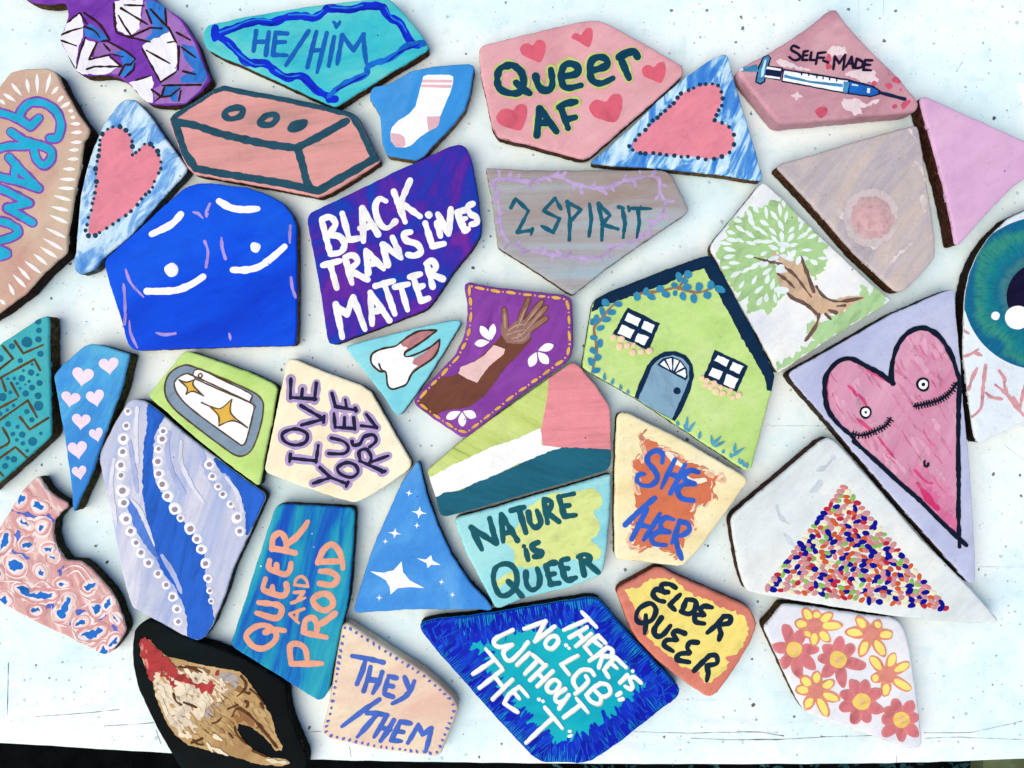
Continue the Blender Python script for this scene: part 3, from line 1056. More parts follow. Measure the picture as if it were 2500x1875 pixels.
# --- GRAND...
T = Tile("beige tile with cyan and violet lettering GRAND inside a rim of white rays", 'a1',
         "0,655 80,550 200,528 370,525 430,555 480,660 600,870 690,1000 680,1050 645,1090 620,1300 575,1500 560,1600 520,1830 515,1950 440,2012 350,2092 200,2262 0,2410 -150,2500 -260,2400 -260,900 -120,780",
         multi_mat([(0.28, (196, 138, 128)), (0.42, (206, 168, 148)), (0.58, (210, 184, 160)), (0.72, (192, 188, 150))], 50, 1.5, 16, 0.6), t=0.017, side=clay_mat((52, 34, 24), (18, 12, 10)))
rays = "0,770 40,805; 30,725 120,780; 90,645 165,735; 205,610 225,715; 285,570 290,715; 390,570 355,715; 450,670 400,725; 490,740 445,785; 540,790 470,830; 525,855 565,855; 545,905 580,905; 545,955 620,955; 550,1025 635,1018; 550,1100 630,1095; 535,1160 610,1155; 525,1228 605,1225; 490,1303 580,1305; 465,1383 580,1385; 455,1450 570,1455; 420,1510 545,1545; 400,1595 530,1625; 390,1662 525,1722; 360,1762 505,1832; 340,1842 485,1927; 315,1907 440,1987; 265,1962 365,2042; 195,2017 315,2107; 145,2062 230,2157; 105,2122 200,2217; 70,2192 110,2277; 0,2312 40,2347"
fs = []
for s in rays.split(';'):
    a, b2 = pts('a1', s)
    mid = np.array((100.0, 470.0)) * 1.0
    if np.linalg.norm(a - np.array((20, 430))) > np.linalg.norm(b2 - np.array((20, 430))):
        a, b2 = b2, a
    fs.append(drop(a - (b2 - a) * 0.08, b2 + (b2 - a) * 0.04, 10.5))
T.paint("white_rays", fs, P((246, 240, 234), 0.06), crown=0.0003, crown_w=4)
g_ = "~385,1068 445,1060 470,960 432,860 340,797 240,792 178,840 155,885; -40,862 60,885 160,925 235,978; 235,978 300,912; 85,1018 180,1085 300,1118; ~300,1118 390,1160 395,1225 345,1275 290,1240 265,1170 270,1125; ~265,1122 150,1128 60,1130 -60,1160; 70,1215 180,1335 300,1455; 300,1455 150,1402 -60,1352; 120,1265 112,1360; -40,1440 60,1480 228,1567; 228,1567 60,1605; 60,1605 252,1718; -60,1690 60,1720 130,1760; ~130,1760 140,1795 90,1830 -40,1868; ~-60,1900 20,1935 58,1960 -20,1985"
T.ink("letter_outline", 'a1', g_, 84, P((132, 78, 176), 0.25, 50), 0.95, 0.08)
T.ink("lettering", 'a1', g_, 52, P((34, 172, 206), 0.14, 50), 0.95, 0.08)

# --- heart kite (left)
T = Tile("blue and white kite-shaped tile with a pink heart dotted in navy, beside the GRAND tile", 'a1',
         "930,780 965,763 1040,765 1090,815 1150,880 1300,1100 1445,1295 1430,1335 1340,1430 1180,1612 1000,1822 800,1985 720,2080 620,2120 575,2090 558,2020 580,1960 600,1700 620,1500 660,1320 720,1130 800,950 880,840",
         multi_mat([(0.36, (78, 140, 212)), (0.47, (128, 178, 224)), (0.54, (196, 226, 240)), (0.64, (222, 240, 248))], 60, 2.0, 50, 1.4, bump=0.45), side=clay_mat((84, 96, 96), (30, 34, 36)))
T.fill("heart", 'a1', "~830,1005 900,982 960,1002 1008,1060 1022,1185 1060,1160 1110,1118 1170,1122 1220,1180 1240,1260 1220,1340 1170,1440 1080,1540 1000,1640 940,1672 850,1740 780,1790 700,1812 682,1780 700,1650 740,1400 768,1150 790,1040", pinkh)
D = "830,998 870,980 925,978 970,1005 1000,1040 1018,1092 1020,1130 1022,1195 1047,1178 1075,1155 1115,1113 1160,1112 1182,1135 1215,1165 1222,1197 1240,1250 1240,1300 1222,1335 1190,1400 1177,1445 1150,1480 1122,1500 1092,1535 1060,1580 1010,1630 970,1662 915,1700 872,1730 823,1760 768,1795 737,1815 682,1818 660,1778 672,1735 682,1680 705,1622 713,1570 725,1533 733,1488 742,1437 745,1400 740,1340 738,1302 750,1244 760,1205 767,1158 770,1118 772,1082 790,1035"
T.domes("dotted_outline", [(x, y, r_, r_, 0) for (x, y), r_ in zip(pts('a1', D), [rnd.choice((4.2, 4.6, 5.0, 5.4, 7.0)) for _ in range(60)])], [P((28, 66, 88), 0.1)], 0.00025)

# --- brick
T = Tile("tile painted as a pink brick with three holes and thick dark teal outlines", 'a2',
         "-596,920 -560,875 -416,790 -256,690 -176,655 0,690 300,745 600,810 820,865 860,890 910,980 1000,1170 1040,1235 1020,1260 800,1405 650,1490 560,1525 500,1510 200,1450 0,1415 -200,1380 -396,1345 -450,1300 -500,1200 -546,1070 -586,970",
         multi_mat([(0.3, (184, 142, 132)), (0.42, (214, 152, 144)), (0.6, (226, 160, 153)), (0.75, (224, 172, 162))], 8, 9, 60, 0.4, bump=0.5), side=clay_mat((104, 64, 40), (52, 28, 18)))
T.ink("brick_outline", 'a2', "-565,900 -425,802 -260,698 -172,672 0,704 300,760 600,826 815,880; 815,880 895,1000 975,1180 1005,1225; 990,1225 850,1308 700,1392 560,1474; 560,1474 300,1416 0,1368 -200,1336 -386,1300; -386,1300 -470,1180 -535,980 -560,905; ~-540,945 -400,965 -200,1030 0,1078 180,1115 390,1142; 390,1142 550,1062 780,932; ~400,1140 440,1280 470,1400 515,1470", 60, P((34, 78, 96), 0.2, 20), 0.9, 0.13)
hm_ = P((34, 78, 96), 0.2, 20)
T.ink("brick_hole", 'a1', "~1752,852 1830,830 1872,845 1855,895 1780,918 1735,892 o", 48, hm_, 0.9, 0.2)
T.ink("brick_hole", 'a1', "~2005,945 2050,895 2125,885 2130,925 2090,962 2030,962 o", 46, hm_, 0.9, 0.2)
T.fill("brick_hole", 'a2', "~320,990 355,940 440,920 478,932 462,985 400,1018 340,1022", hm_)

# --- blue torso
T = Tile("large royal blue tile with white curved lines and dots of a simplified chest", 'b1',
         "820,565 1000,405 1200,220 1380,60 1440,15 1520,-12 1620,-12 1900,22 2060,75 2180,140 2256,235 2288,320 2290,600 2292,900 2282,1225 2270,1245 2000,1250 1500,1266 1060,1282 1015,1270 980,1225 920,1010 860,830 808,650 805,600",
         multi_mat([(0.3, (0, 58, 200)), (0.5, (4, 78, 222)), (0.7, (20, 96, 226))], 25, 2.5, 14), side=clay_mat((120, 96, 58), (70, 50, 30)))
wm = P((250, 248, 250), 0.04)
T.ink("white_line", 'b1', "~1690,130 1780,180 1880,195 1990,188; ~1395,232 1320,310 1170,385; ~1135,825 1250,825 1370,815 1480,770 1568,712; ~1795,660 1900,660 2000,635 2100,565 2196,480", 54, wm, 0.75, 0.12, crown=0.0004, each=True)
T.domes("white_dot", T.scaled('b1', [(1325, 660, 53), (1970, 487, 40)]), [wm], 0.0005, each=True)
T.ink("lilac_stroke", 'b1', "1490,215 1530,225 1565,260; ~1620,150 1600,200 1595,245; ~1580,440 1605,520 1590,640; ~1710,410 1715,490 1740,575; ~970,655 1010,760 1110,870; ~955,770 965,900 965,1030; 970,1000 960,1080; ~1000,1050 1010,1150 1060,1260; ~1205,1145 1270,1160 1355,1150; 1770,1150 1780,1200; ~2241,320 2236,380 2236,450; ~2246,720 2256,800 2281,870", 23, P((170, 150, 220), 0.25, 80, 5), 0.35, 0.25, each=True)

# --- BLACK TRANS LiVES MATTER
T = Tile("violet and blue tile reading BLACK TRANS LiVES MATTER in thick white capitals", 'b2',
         "1650,-312 1700,-290 1732,-220 1752,-150 1778,0 1800,150 1822,300 1815,380 1760,480 1600,680 1420,940 1380,970 1100,1082 800,1192 680,1237 640,1227 620,1150 600,1000 540,640 480,330 468,275 490,220 700,120 950,0 1150,-102 1400,-212 1560,-292",
         multi_mat([(0.38, (20, 64, 176)), (0.48, (48, 46, 166)), (0.56, (80, 40, 160)), (0.68, (120, 44, 152))], 60, 1.6, 26, 1.4), t=0.016, side=clay_mat((66, 46, 32), (28, 18, 14)))
T.ink("lettering", 'b2', "585,275 650,525; ~590,268 650,252 692,300 665,355 622,388; ~622,388 720,402 762,462 732,522 655,538; 745,225 800,430; 800,430 880,415; 900,185 908,440; 900,185 1020,385; 882,340 975,320; ~1082,130 1032,112 1000,165 1012,250 1050,320 1100,335 1155,285; 1142,55 1230,290; 1268,-30 1180,175; 1195,140 1345,248; 595,625 728,590; 650,610 702,800; 768,570 820,765; ~765,562 830,548 862,600 795,660; 795,660 940,735; 928,510 945,685; 928,510 1065,655; 935,620 1010,605; 1055,460 1095,622; 1058,465 1195,565; 1132,410 1200,570; ~1272,368 1222,382 1238,432 1322,462 1352,520 1302,550 1250,542; 1385,300 1440,478; 1440,478 1530,458; 1478,300 1502,400; 1482,230 1565,385; 1582,190 1568,385; 1630,215 1688,358; 1630,215 1688,200; 1652,275 1700,262; 1688,358 1715,345; ~1752,150 1712,175 1735,230 1778,252 1782,295 1738,310; 695,925 745,1180; 695,930 780,1005; 780,1005 830,872; 830,872 920,1120; 962,835 975,1080; 962,835 1108,1050; 975,985 1060,965; 1000,785 1140,745; 1070,770 1150,1000; 1150,792 1255,770; 1198,790 1248,970; 1292,715 1352,900; 1265,715 1348,692; 1320,800 1368,782; 1352,900 1410,880; 1398,615 1442,790; ~1388,612 1438,590 1468,640 1422,690; 1422,690 1520,730", 50, P((248, 246, 240), 0.12, 70, 3, bump=0.6), 0.75, 0.16, crown=0.0004)
T.domes("letter_dot", T.scaled('b2', [(1413, 236, 30)]), [P((248, 246, 240), 0.12, 70, 3, bump=0.6)], 0.0005)

# --- 2 SPIRIT
T = Tile("grey streaked tile reading 2 SPIRIT inside a thorny lilac vine", 'b3',
         "-46,-128 300,-112 900,-110 1300,-112 1340,-105 1400,-60 1440,20 1522,188 1510,222 1440,270 1200,430 900,640 700,800 632,853 590,835 300,642 60,492 45,470 20,250 0,100 -30,-60",
         multi_mat([(0.32, (160, 142, 132)), (0.44, (166, 160, 158)), (0.52, (172, 176, 178)), (0.62, (156, 188, 196))], 2, 9, 30, 0.5, bump=0.5), side=clay_mat((120, 92, 60), (62, 44, 28)))
vine = P((184, 160, 200), 0.25, 30, 2)
path = "~20,-30 150,-35 300,-25 500,-65 650,0 860,30 1000,-15 1200,-62 1290,-40 1300,60 1340,150 1300,250 1230,320 1180,400 950,480 830,560 600,560 450,540 250,500 110,420 70,300 55,150 30,40 o"
pv = catmull(pts('b3', path.lstrip('~ ').rstrip('o ')), True, 3.5)
org_, kk_ = CROP['b3'][:2], 2212 / 700
tw = []
i = 4
while i < len(pv) - 4:
    a = pv[i]
    t_ = pv[(i + 2) % len(pv)] - pv[i - 2]
    t_ = t_ / max(np.linalg.norm(t_), 1e-6)
    n_v = np.array((-t_[1], t_[0])) * rnd.choice((-1, 1))
    b_ = a + (n_v * rnd.uniform(12, 22) + t_ * rnd.uniform(2, 18))
    tw.append(' '.join(f"{(q[0] - org_[0]) * kk_:.0f},{(q[1] - org_[1]) * kk_:.0f}" for q in (a, (a + b_) / 2 + t_ * 2, b_)))
    i += rnd.randint(4, 9)
T.ink("thorny_vine", 'b3', path + ';' + ';'.join('~' + q for q in tw), 24, vine, 0.3, 0.5)
T.ink("lettering", 'b3', "150,180 185,110; 185,110 285,205; 285,205 200,370; 200,370 315,355; 315,345 305,390; 535,190 490,108; 490,108 400,205; 400,205 525,265; 525,265 475,370; 475,370 385,322; 585,130 605,270 600,430; 580,135 690,195; 690,195 605,290; 755,150 770,270 752,400; 825,150 855,300 850,432; 825,150 915,240; 915,240 850,310; 850,310 975,345; 980,175 1022,185; 1008,180 1030,300 1015,412; 1062,185 1232,188; 1055,172 1062,205; 1130,190 1140,300 1120,412", 31, P((26, 94, 114), 0.2), 0.6, 0.25)

# --- grey breast
T = Tile("grey beige tile with a raised round pinkish rosette, beside the plain pink tile", 'a4',
         "305,1290 350,1252 600,1188 900,1092 1200,1008 1370,963 1400,978 1425,1100 1445,1250 1470,1430 1505,1630 1530,1830 1532,1980 1480,2055 1310,2235 1255,2255 1215,2240 1150,2185 900,1950 640,1650 430,1420",
         multi_mat([(0.3, (166, 160, 166)), (0.43, (184, 174, 178)), (0.52, (196, 184, 182)), (0.6, (204, 188, 178)), (0.74, (218, 204, 200))], 52, 2.5, 22, 1.6, bump=1.0, nrough=0.68), t=0.018, r=0.0026, side=clay_mat((92, 60, 34), (26, 16, 10)))
T.fill("pale_smear", 'a4', "~1310,985 1340,1010 1390,1100 1360,1060; ~1370,1240 1420,1290 1455,1400 1400,1300; ~1420,1490 1455,1540 1440,1640 1415,1560; ~1340,1880 1380,1850 1180,2040 1200,1990; ~1000,1880 1080,1900 1050,1930; ~760,1600 830,1640 870,1720 790,1680", P((222, 208, 206), 0.2, 60, 4, bump=0.6), wob=3, each=True)
T.fill("pale_halo", 'a4', "~820,1640 860,1540 960,1470 1060,1455 1170,1500 1230,1590 1240,1720 1190,1830 1090,1900 980,1900 880,1840 830,1740", P((204, 190, 188), 0.15, 40, 1, 0.6, 0.6, 120), wob=2.5)
ros = P((210, 170, 170), 0.2, 40, 1, 0.5, 0.7, 160, (190, 146, 148))
T.fill("rosette_rim", 'a4', "~880,1640 930,1545 1030,1515 1130,1540 1195,1640 1200,1740 1130,1825 1030,1850 930,1805 875,1720", P((200, 166, 166), 0.2, 40, 1, 0.6, 0.7, 160), wob=3, crown=0.0012, crown_w=20)
T.fill("rosette", 'a4', "~905,1660 950,1575 1040,1555 1125,1590 1165,1680 1145,1765 1060,1808 970,1785 912,1730", ros, wob=4, crown=0.0024, crown_w=30)
T.fill("rosette_lump", 'a4', "~940,1640 990,1590 1060,1585 1050,1640 1010,1700 985,1760 950,1720; ~1060,1640 1100,1610 1140,1660 1140,1720 1100,1760 1060,1780 1030,1750 1060,1700", P((230, 202, 200), 0.2, 60, 1, 0.5, 0.7, 160), wob=3, crown=0.0016, crown_w=10, each=True)

# --- tree
T = Tile("white tile painted with a leaning brown tree under a pale green crown", 'b4',
         "200,-18 250,15 330,88 600,358 900,640 1130,848 1192,880 1180,905 1100,958 700,1205 400,1405 320,1455 295,1430 150,1155 0,905 -100,700 -200,520 -206,470 -150,395 4,215 150,30",
         multi_mat([(0.3, (216, 222, 234)), (0.5, (234, 238, 236)), (0.7, (242, 242, 234))], 40, 2, 20), side=clay_mat((120, 100, 66), (50, 36, 24)))
gr1 = P((168, 204, 142), 0.2, 50, 2)
T.fill("tree_crown", 'b4', "360,115 400,170 450,210 470,270 560,320 600,390 640,440 690,480 660,530 690,590 660,640 690,670 610,700 600,750 540,640 400,560 300,520 310,680 350,800 370,860 330,890 290,960 235,1000 200,940 130,990 80,980 70,900 0,880 -60,760 -100,720 -130,640 -160,560 -150,500 -100,430 -60,300 0,230 40,260 90,160 150,190 200,150 260,130", gr1, wob=5)
crown_poly = pts('b4', "360,125 430,230 560,340 660,480 680,590 600,660 400,560 300,520 310,680 340,820 235,960 90,940 0,860 -120,620 -110,450 -20,290 110,190 260,140")
lf_ = []
tries = 0
root = pts('b4', "360,480")[0]
while len(lf_) < 62 and tries < 4000:
    tries += 1
    x, y = rnd.uniform(1755, 2020), rnd.uniform(485, 770)
    if not inside(np.array([(x, y)]), crown_poly)[0]:
        continue
    if any((x - u[0]) ** 2 + (y - u[1]) ** 2 < 300 for u in lf_):
        continue
    a = math.degrees(math.atan2(y - root[1], x - root[0])) + rnd.uniform(-22, 22)
    lf_.append((x, y, rnd.uniform(10, 17), rnd.uniform(4.8, 7.2), a))
leafs = []
for x, y, l, w_, a in lf_:
    d_ = np.array((math.cos(math.radians(a)), math.sin(math.radians(a))))
    leafs.append(drop(np.array((x, y)) - d_ * l, np.array((x, y)) + d_ * l, w_ * 2.0))
T.paint("pale_leaves", leafs, P((228, 240, 234), 0.1, 40, 2))
T.fill("grass", 'b4', "540,1080 600,1050 640,1080 700,1030 800,990 880,930 920,880 950,870 950,780 1000,800 1020,870 1050,770 1110,820 1150,900 1080,960 700,1195 400,1395 310,1440 290,1360 340,1390 400,1330 430,1340 450,1300 480,1310 490,1250 540,1260 560,1240 600,1200 530,1150", P((170, 206, 148), 0.22, 60, 3), wob=4)
T.fill("tree_trunk", 'b4', "260,510 340,560 400,600 470,570 500,620 540,680 600,800 640,860 700,900 830,870 960,860 985,880 900,920 830,950 860,950 800,1000 740,990 720,1000 640,1000 630,1080 600,1140 540,1200 520,1200 560,1130 610,1040 600,1010 520,930 400,840 330,780 300,690 390,680 350,620 280,560", P((208, 178, 146), 0.2, 60, 3), wob=2)
T.ink("bark_lines", 'b4', "~130,565 220,590 310,610 380,650 450,710 510,790 570,870; ~490,560 520,640 550,720 590,830; ~610,790 660,860 740,900 830,900 970,875; ~375,830 430,880 500,910 560,950 610,1000; ~630,1000 610,1080 560,1160 525,1205; ~310,690 380,740 440,800; 680,1000 720,1040; 700,970 760,990; 770,940 830,935", 24, P((108, 84, 76), 0.3, 60, 2), 0.3, 0.5)
T.ellipses("front_leaves", T.scaled('b4', [(360, 465, 50, 22, 10), (275, 485, 40, 14, 20), (420, 545, 22, 50, 40), (330, 650, 30, 38, 60), (210, 620, 34, 18, -30), (280, 570, 44, 18, -15), (470, 590, 18, 36, 20), (340, 815, 60, 28, 5)]), P((226, 238, 236), 0.12))

# --- eye
T = Tile("white tile painted with a huge teal eye and pink veins", 'b4',
         "2400,130 2212,205 2090,265 1960,390 1850,550 1790,700 1760,850 1752,1000 1748,1150 1745,1300 1770,1500 1800,1750 1830,1950 1865,1995 1885,1990 2212,1835 2500,1700 2600,1500 2600,300",
         multi_mat([(0.3, (214, 224, 232)), (0.5, (226, 236, 240)), (0.7, (232, 242, 246))], 120, 3, 16), t=0.016, side=clay_mat((40, 30, 22), (14, 10, 8)))


def iris_mat():
    m, nt, nd, lk, b = nt_new("iris_paint")
    tc = nt.nodes.new("ShaderNodeTexCoord")
    sp = nt.nodes.new("ShaderNodeSeparateXYZ")
    lk.new(tc.outputs['Object'], sp.inputs[0])
    ang = math_node(nt, 'ARCTAN2', sp.outputs[1], sp.outputs[0])
    ln = nt.nodes.new("ShaderNodeVectorMath")
    ln.operation = 'LENGTH'
    lk.new(tc.outputs['Object'], ln.inputs[0])
    rad = math_node(nt, 'DIVIDE', ln.outputs['Value'], 0.0666)
    cb = nt.nodes.new("ShaderNodeCombineXYZ")
    lk.new(math_node(nt, 'MULTIPLY', ang, 9.0), cb.inputs[0])
    lk.new(math_node(nt, 'MULTIPLY', rad, 2.4), cb.inputs[1])
    st = noise_tex(nt, cb.outputs[0], 2.6, 6, 0.7, 0.3)
    nn = nt.nodes.new("ShaderNodeTexNoise")
    nn.inputs['Scale'].default_value = 38
    lk.new(tc.outputs['Object'], nn.inputs['Vector'])
    r2 = math_node(nt, 'ADD', rad, math_node(nt, 'MULTIPLY', math_node(nt, 'SUBTRACT', nn.outputs[0], 0.5), 0.5))
    c = ramp(nt, r2, [(0.35, lin((22, 84, 116))), (0.5, lin((64, 124, 128))), (0.62, lin((18, 108, 136))), (0.76, lin((22, 126, 134))), (0.88, lin((52, 142, 122))), (0.98, lin((16, 102, 138)))])
    c = mix_rgb(nt, ramp(nt, st, [(0.34, (0.6, 0.6, 0.6, 1)), (0.5, (0, 0, 0, 1))]), c, lin((14, 74, 104)))
    c = mix_rgb(nt, ramp(nt, st, [(0.58, (0, 0, 0, 1)), (0.8, (0.4, 0.4, 0.4, 1))]), c, lin((118, 152, 112)))
    finish(nt, b, c, 0.5, 0.3, 0.04)
    return m


# the iris is a sheet of its own with its origin at the pupil so its streaks run outward
ccx, ccy = CROP['b4'][0] + 2345 * 700 / 2212, CROP['b4'][1] + 842 * 700 / 2212
iris = T.ellipses("iris", [(ccx, ccy, 602 * 700 / 2212, 590 * 700 / 2212, 0)], iris_mat(), 0.01)
cw = to_world(np.array((ccx, ccy)), T.t) - T.c
for v_ in iris.data.vertices:
    v_.co.x -= cw[0]
    v_.co.y -= cw[1]
iris.location = (cw[0], cw[1], 0)
T.ellipses("pupil", T.scaled('b4', [(2329, 862, 250, 248, 0)]), P((18, 14, 46), 0.2), 0.03)
T.ellipses("eye_highlight", T.scaled('b4', [(2160, 1028, 96, 90, 0), (1990, 1015, 33, 33, 0)]), P((250, 250, 250), 0.03), 0.05, each=True)
T.ink("pink_veins", 'b4', "1745,1128 1785,1152; ~1752,1328 1800,1310 1860,1272; 1830,1300 1882,1320; ~1915,1395 1895,1572 1880,1720 1812,1795; ~1915,1607 1960,1642 2040,1657; ~1850,1420 1810,1500 1785,1590; ~2020,1440 2060,1500 2060,1550 2090,1640; ~1990,1547 2080,1622 2140,1702 2215,1790; ~2130,1642 2160,1700 2180,1745; ~2215,1552 2190,1672 2175,1745", 24, P((208, 152, 154), 0.25), 0.45, 0.3)

# --- maze
T = Tile("teal tile with brown maze lines and dark teal dots", 'b1',
         "-100,1330 0,1230 200,1100 310,1025 370,1012 378,1060 380,1350 390,1659 395,1935 360,1970 200,2120 0,2295 -120,2400 -200,2300 -200,1450",
         multi_mat([(0.3, (44, 156, 170)), (0.5, (60, 174, 182)), (0.7, (80, 186, 186))], 110, 3, 24, bump=0.4), t=0.017, side=clay_mat((92, 74, 44), (34, 28, 20)))
mz = [(295, 1058, 25), (300, 1127, 22), (297, 1197, 25), (208, 1217, 42), (93, 1250, 24), (0, 1345, 28), (312, 1308, 24), (157, 1360, 20), (240, 1452, 25), (290, 1470, 13), (168, 1497, 26), (248, 1388, 12), (180, 1438, 12), (110, 1497, 14), (60, 1500, 12), (225, 1520, 14), (305, 1533, 24), (133, 1537, 13), (247, 1570, 24), (195, 1545, 8), (155, 1575, 11), (80, 1605, 15), (197, 1615, 25), (295, 1632, 27), (18, 1642, 32)]
mz += [(x, y + 1422, r_) for x, y, r_ in [(105, 285, 15), (55, 320, 14), (298, 287, 37), (207, 332, 20), (0, 350, 18), (245, 395, 20), (62, 428, 22), (135, 450, 16), (100, 505, 18), (172, 508, 25), (315, 500, 14), (130, 550, 14), (252, 562, 34), (175, 577, 18), (210, 633, 14), (60, 690, 16), (107, 700, 25), (40, 752, 24)]]
T.ellipses("dark_dots", T.scaled('b1', mz), P((22, 108, 138), 0.12), 0.05)
T.ink("maze_lines", 'b1', "115,1210 180,1305; 180,1305 330,1240; 20,1245 100,1345; 100,1345 -20,1440; -10,1500 265,1350; 265,1350 310,1435; 10,1495 45,1595; 85,1530 142,1637; -10,1730 130,1655; -10,1825 215,1667; 215,1667 285,1797; 155,1797 230,1892; 230,1892 372,1802; ~20,1877 70,1970 55,2005 -10,2040; -10,2118 120,2027; 120,2027 205,2107; 0,2222 25,2252", 19, P((92, 66, 30), 0.3, 30, 2), 0.75, 0.2)

# --- pale hearts
T = Tile("narrow blue wedge tile with eight pale pink hearts", 'b1',
         "408,1480 480,1390 640,1250 690,1228 760,1235 900,1275 1000,1310 985,1360 945,1560 870,1760 760,2060 690,2270 610,2440 575,2528 560,2520 545,2300 500,1990 450,1700",
         multi_mat([(0.34, (52, 124, 208)), (0.5, (64, 148, 216)), (0.64, (92, 184, 220))], 60, 3, 20, 0.8), t=0.017, side=clay_mat((84, 78, 40), (20, 20, 12)))
for cx, cy, w_, h_, a in [(640, 1470, 168, 150, 8), (840, 1388, 155, 135, -6), (546, 1647, 150, 122, 10), (735, 1637, 142, 134, -12), (627, 1818, 145, 128, 4), (742, 1922, 108, 112, -14), (598, 2036, 150, 142, -8), (612, 2214, 114, 112, -10)]:
    x, y, w2, h2, _ = T.scaled('b1', [(cx, cy, w_, h_, 0)])[0]
    T.layer = 0
    T.paint("heart", [heart_pts(x, y, w2, h2, a)], P((246, 222, 236), 0.06), crown=0.0003, crown_w=6)
# --- sparkling mirror
T = Tile("lime green tile with a grey framed mirror and two yellow sparkles", 'c1',
         "1142,200 1250,70 1400,-115 1440,-138 1520,-115 1900,18 2110,112 2142,150 2100,400 2040,700 2005,890 1985,902 1800,770 1500,530 1280,335 1150,228",
         multi_mat([(0.3, (180, 214, 114)), (0.5, (192, 224, 126)), (0.7, (202, 230, 140))], 30, 1.5, 22), side=clay_mat((60, 76, 44), (26, 30, 22)))
out_ = "~1272,175 1300,50 1400,-20 1510,-8 1900,155 2015,235 2030,330 2000,480 1945,620 1880,672 1810,665 1700,590 1500,440 1330,295"
in_ = "1345,120 1375,70 1440,40 1500,60 1700,150 1950,275 1955,330 1900,555 1870,588 1830,570 1500,330 1380,210"
T.fill("mirror_frame", 'c1', out_, P((132, 152, 168), 0.15, 40, 2))
T.fill("mirror_glass", 'c1', in_, P((252, 252, 250), 0.04))
T.fill("mirror_glass", 'c1', "1490,45 1510,10 1560,12 1920,185 1948,208 1930,258 1900,250 1520,85", P((252, 252, 250), 0.04))
yel = P((226, 182, 76), 0.16, 60, 2)
T.fill("sparkle", 'c1', "1382,88 1440,105 1502,84 1492,120 1515,155 1572,212 1490,175 1435,198 1442,150", yel, wob=0.2)
T.fill("sparkle", 'c1', "1600,280 1700,308 1790,235 1783,340 1820,400 1800,402 1780,402 1690,440 1682,365", yel, wob=0.2)
T.ink("brown_outline", 'c1', out_ + " o;" + in_.replace('1345', '~1345', 1) + " o; ~1490,45 1505,12 1560,12 1720,88 1920,185; 1920,185 1948,208; 1948,208 1928,262; 1490,45 1510,80 1700,165 1905,252; ~1530,55 1548,35 1562,55 1545,72 o; ~1382,88 1440,105 1502,84; ~1502,84 1492,130 1572,212; ~1572,212 1490,175 1435,198; ~1435,198 1445,150 1382,88; ~1555,262 1620,290 1700,308 1790,235; ~1790,235 1783,345 1910,455; ~1910,455 1800,402 1690,440; ~1690,440 1685,360 1620,290", 11, P((88, 66, 44), 0.2), 0.6, 0.25)

# --- wave with beads
T = Tile("large lavender tile with royal blue wave bands and rows of white ringed dots", 'c1',
         "990,248 1050,232 1120,250 1210,318 1500,560 1900,862 2035,955 2048,1000 2020,1065 1930,1260 1800,1540 1735,1750 1640,1980 1575,2075 1530,2100 1470,2085 1400,2055 1200,1945 1020,1845 985,1750 935,1560 860,1150 800,880 765,720 768,640 820,540 900,385",
         multi_mat([(0.3, (164, 178, 216)), (0.42, (188, 196, 220)), (0.54, (204, 206, 222)), (0.7, (226, 226, 232))], 72, 6, 34, 1.4, bump=0.4), side=clay_mat((60, 62, 40), (26, 28, 22)))
bl = P((36, 98, 196), 0.3, 75, 5)
T.fill("blue_wave", 'c1', "~1140,262 1265,360 1222,450 1190,560 1180,750 1212,900 1292,1010 1400,1150 1500,1280 1572,1400 1585,1560 1602,1700 1640,1850 1640,1960 1560,2082 1450,2070 1442,1950 1420,1840 1350,1690 1250,1560 1195,1420 1120,1100 1100,900 1110,600 1138,420", bl, wob=2)
T.fill("blue_wave", 'c1', "~1665,690 1900,862 2040,960 2025,1060 1905,1280 1890,1100 1830,950 1760,830 1700,790", bl, wob=2)
T.fill("blue_wave", 'c1', "~985,1010 1040,1060 1100,1180 1190,1370 1230,1480 1150,1400 1050,1250 1000,1130", P((84, 128, 210), 0.3, 60, 5), wob=1.5)
T.ink("brush_streak", 'c1', "~1000,560 1030,750 1060,950; ~1300,500 1290,640 1330,800 1420,960; ~1560,650 1600,800 1700,980; ~1250,1440 1340,1590 1400,1730", 40, P((172, 182, 218), 0.2, 70, 5), 0.2, 0.22, each=True)
T.ink("brush_streak", 'c1', "~1020,1015 1080,1090 1130,1200 1195,1370; ~1060,300 1050,500 1060,720; ~1400,560 1400,720 1480,900 1570,1030; ~1740,830 1830,960 1870,1100; ~880,700 860,900 900,1200", 30, P((222, 224, 232), 0.15, 70, 5), 0.15, 0.22, each=True)
bd = [(990, 327, 32), (980, 438, 36), (957, 540, 46), (950, 642, 42), (938, 745, 46), (937, 820, 38), (950, 940, 53), (955, 1030, 45), (975, 1155, 48), (1012, 1252, 45), (1050, 1340, 39), (1092, 1420, 41), (1147, 1497, 42), (1223, 1580, 39), (1285, 1667, 37), (1335, 1757, 41), (1368, 1852, 39), (1378, 1949, 37),
      (1263, 478, 38), (1255, 540, 43), (1225, 620, 36), (1220, 712, 44), (1230, 805, 45), (1258, 892, 48), (1295, 982, 46), (1350, 1080, 50), (1395, 1150, 34), (1468, 1232, 51), (1520, 1310, 42), (1555, 1390, 43), (1588, 1500, 45), (1607, 1615, 38), (1620, 1712, 30), (1632, 1790, 27),
      (1617, 735, 45), (1640, 830, 38), (1683, 910, 34), (1722, 968, 35), (1782, 1045, 32), (1832, 1145, 46), (1853, 1252, 40)]
wb, gb = P((250, 250, 250), 0.04), P((158, 144, 156), 0.15)
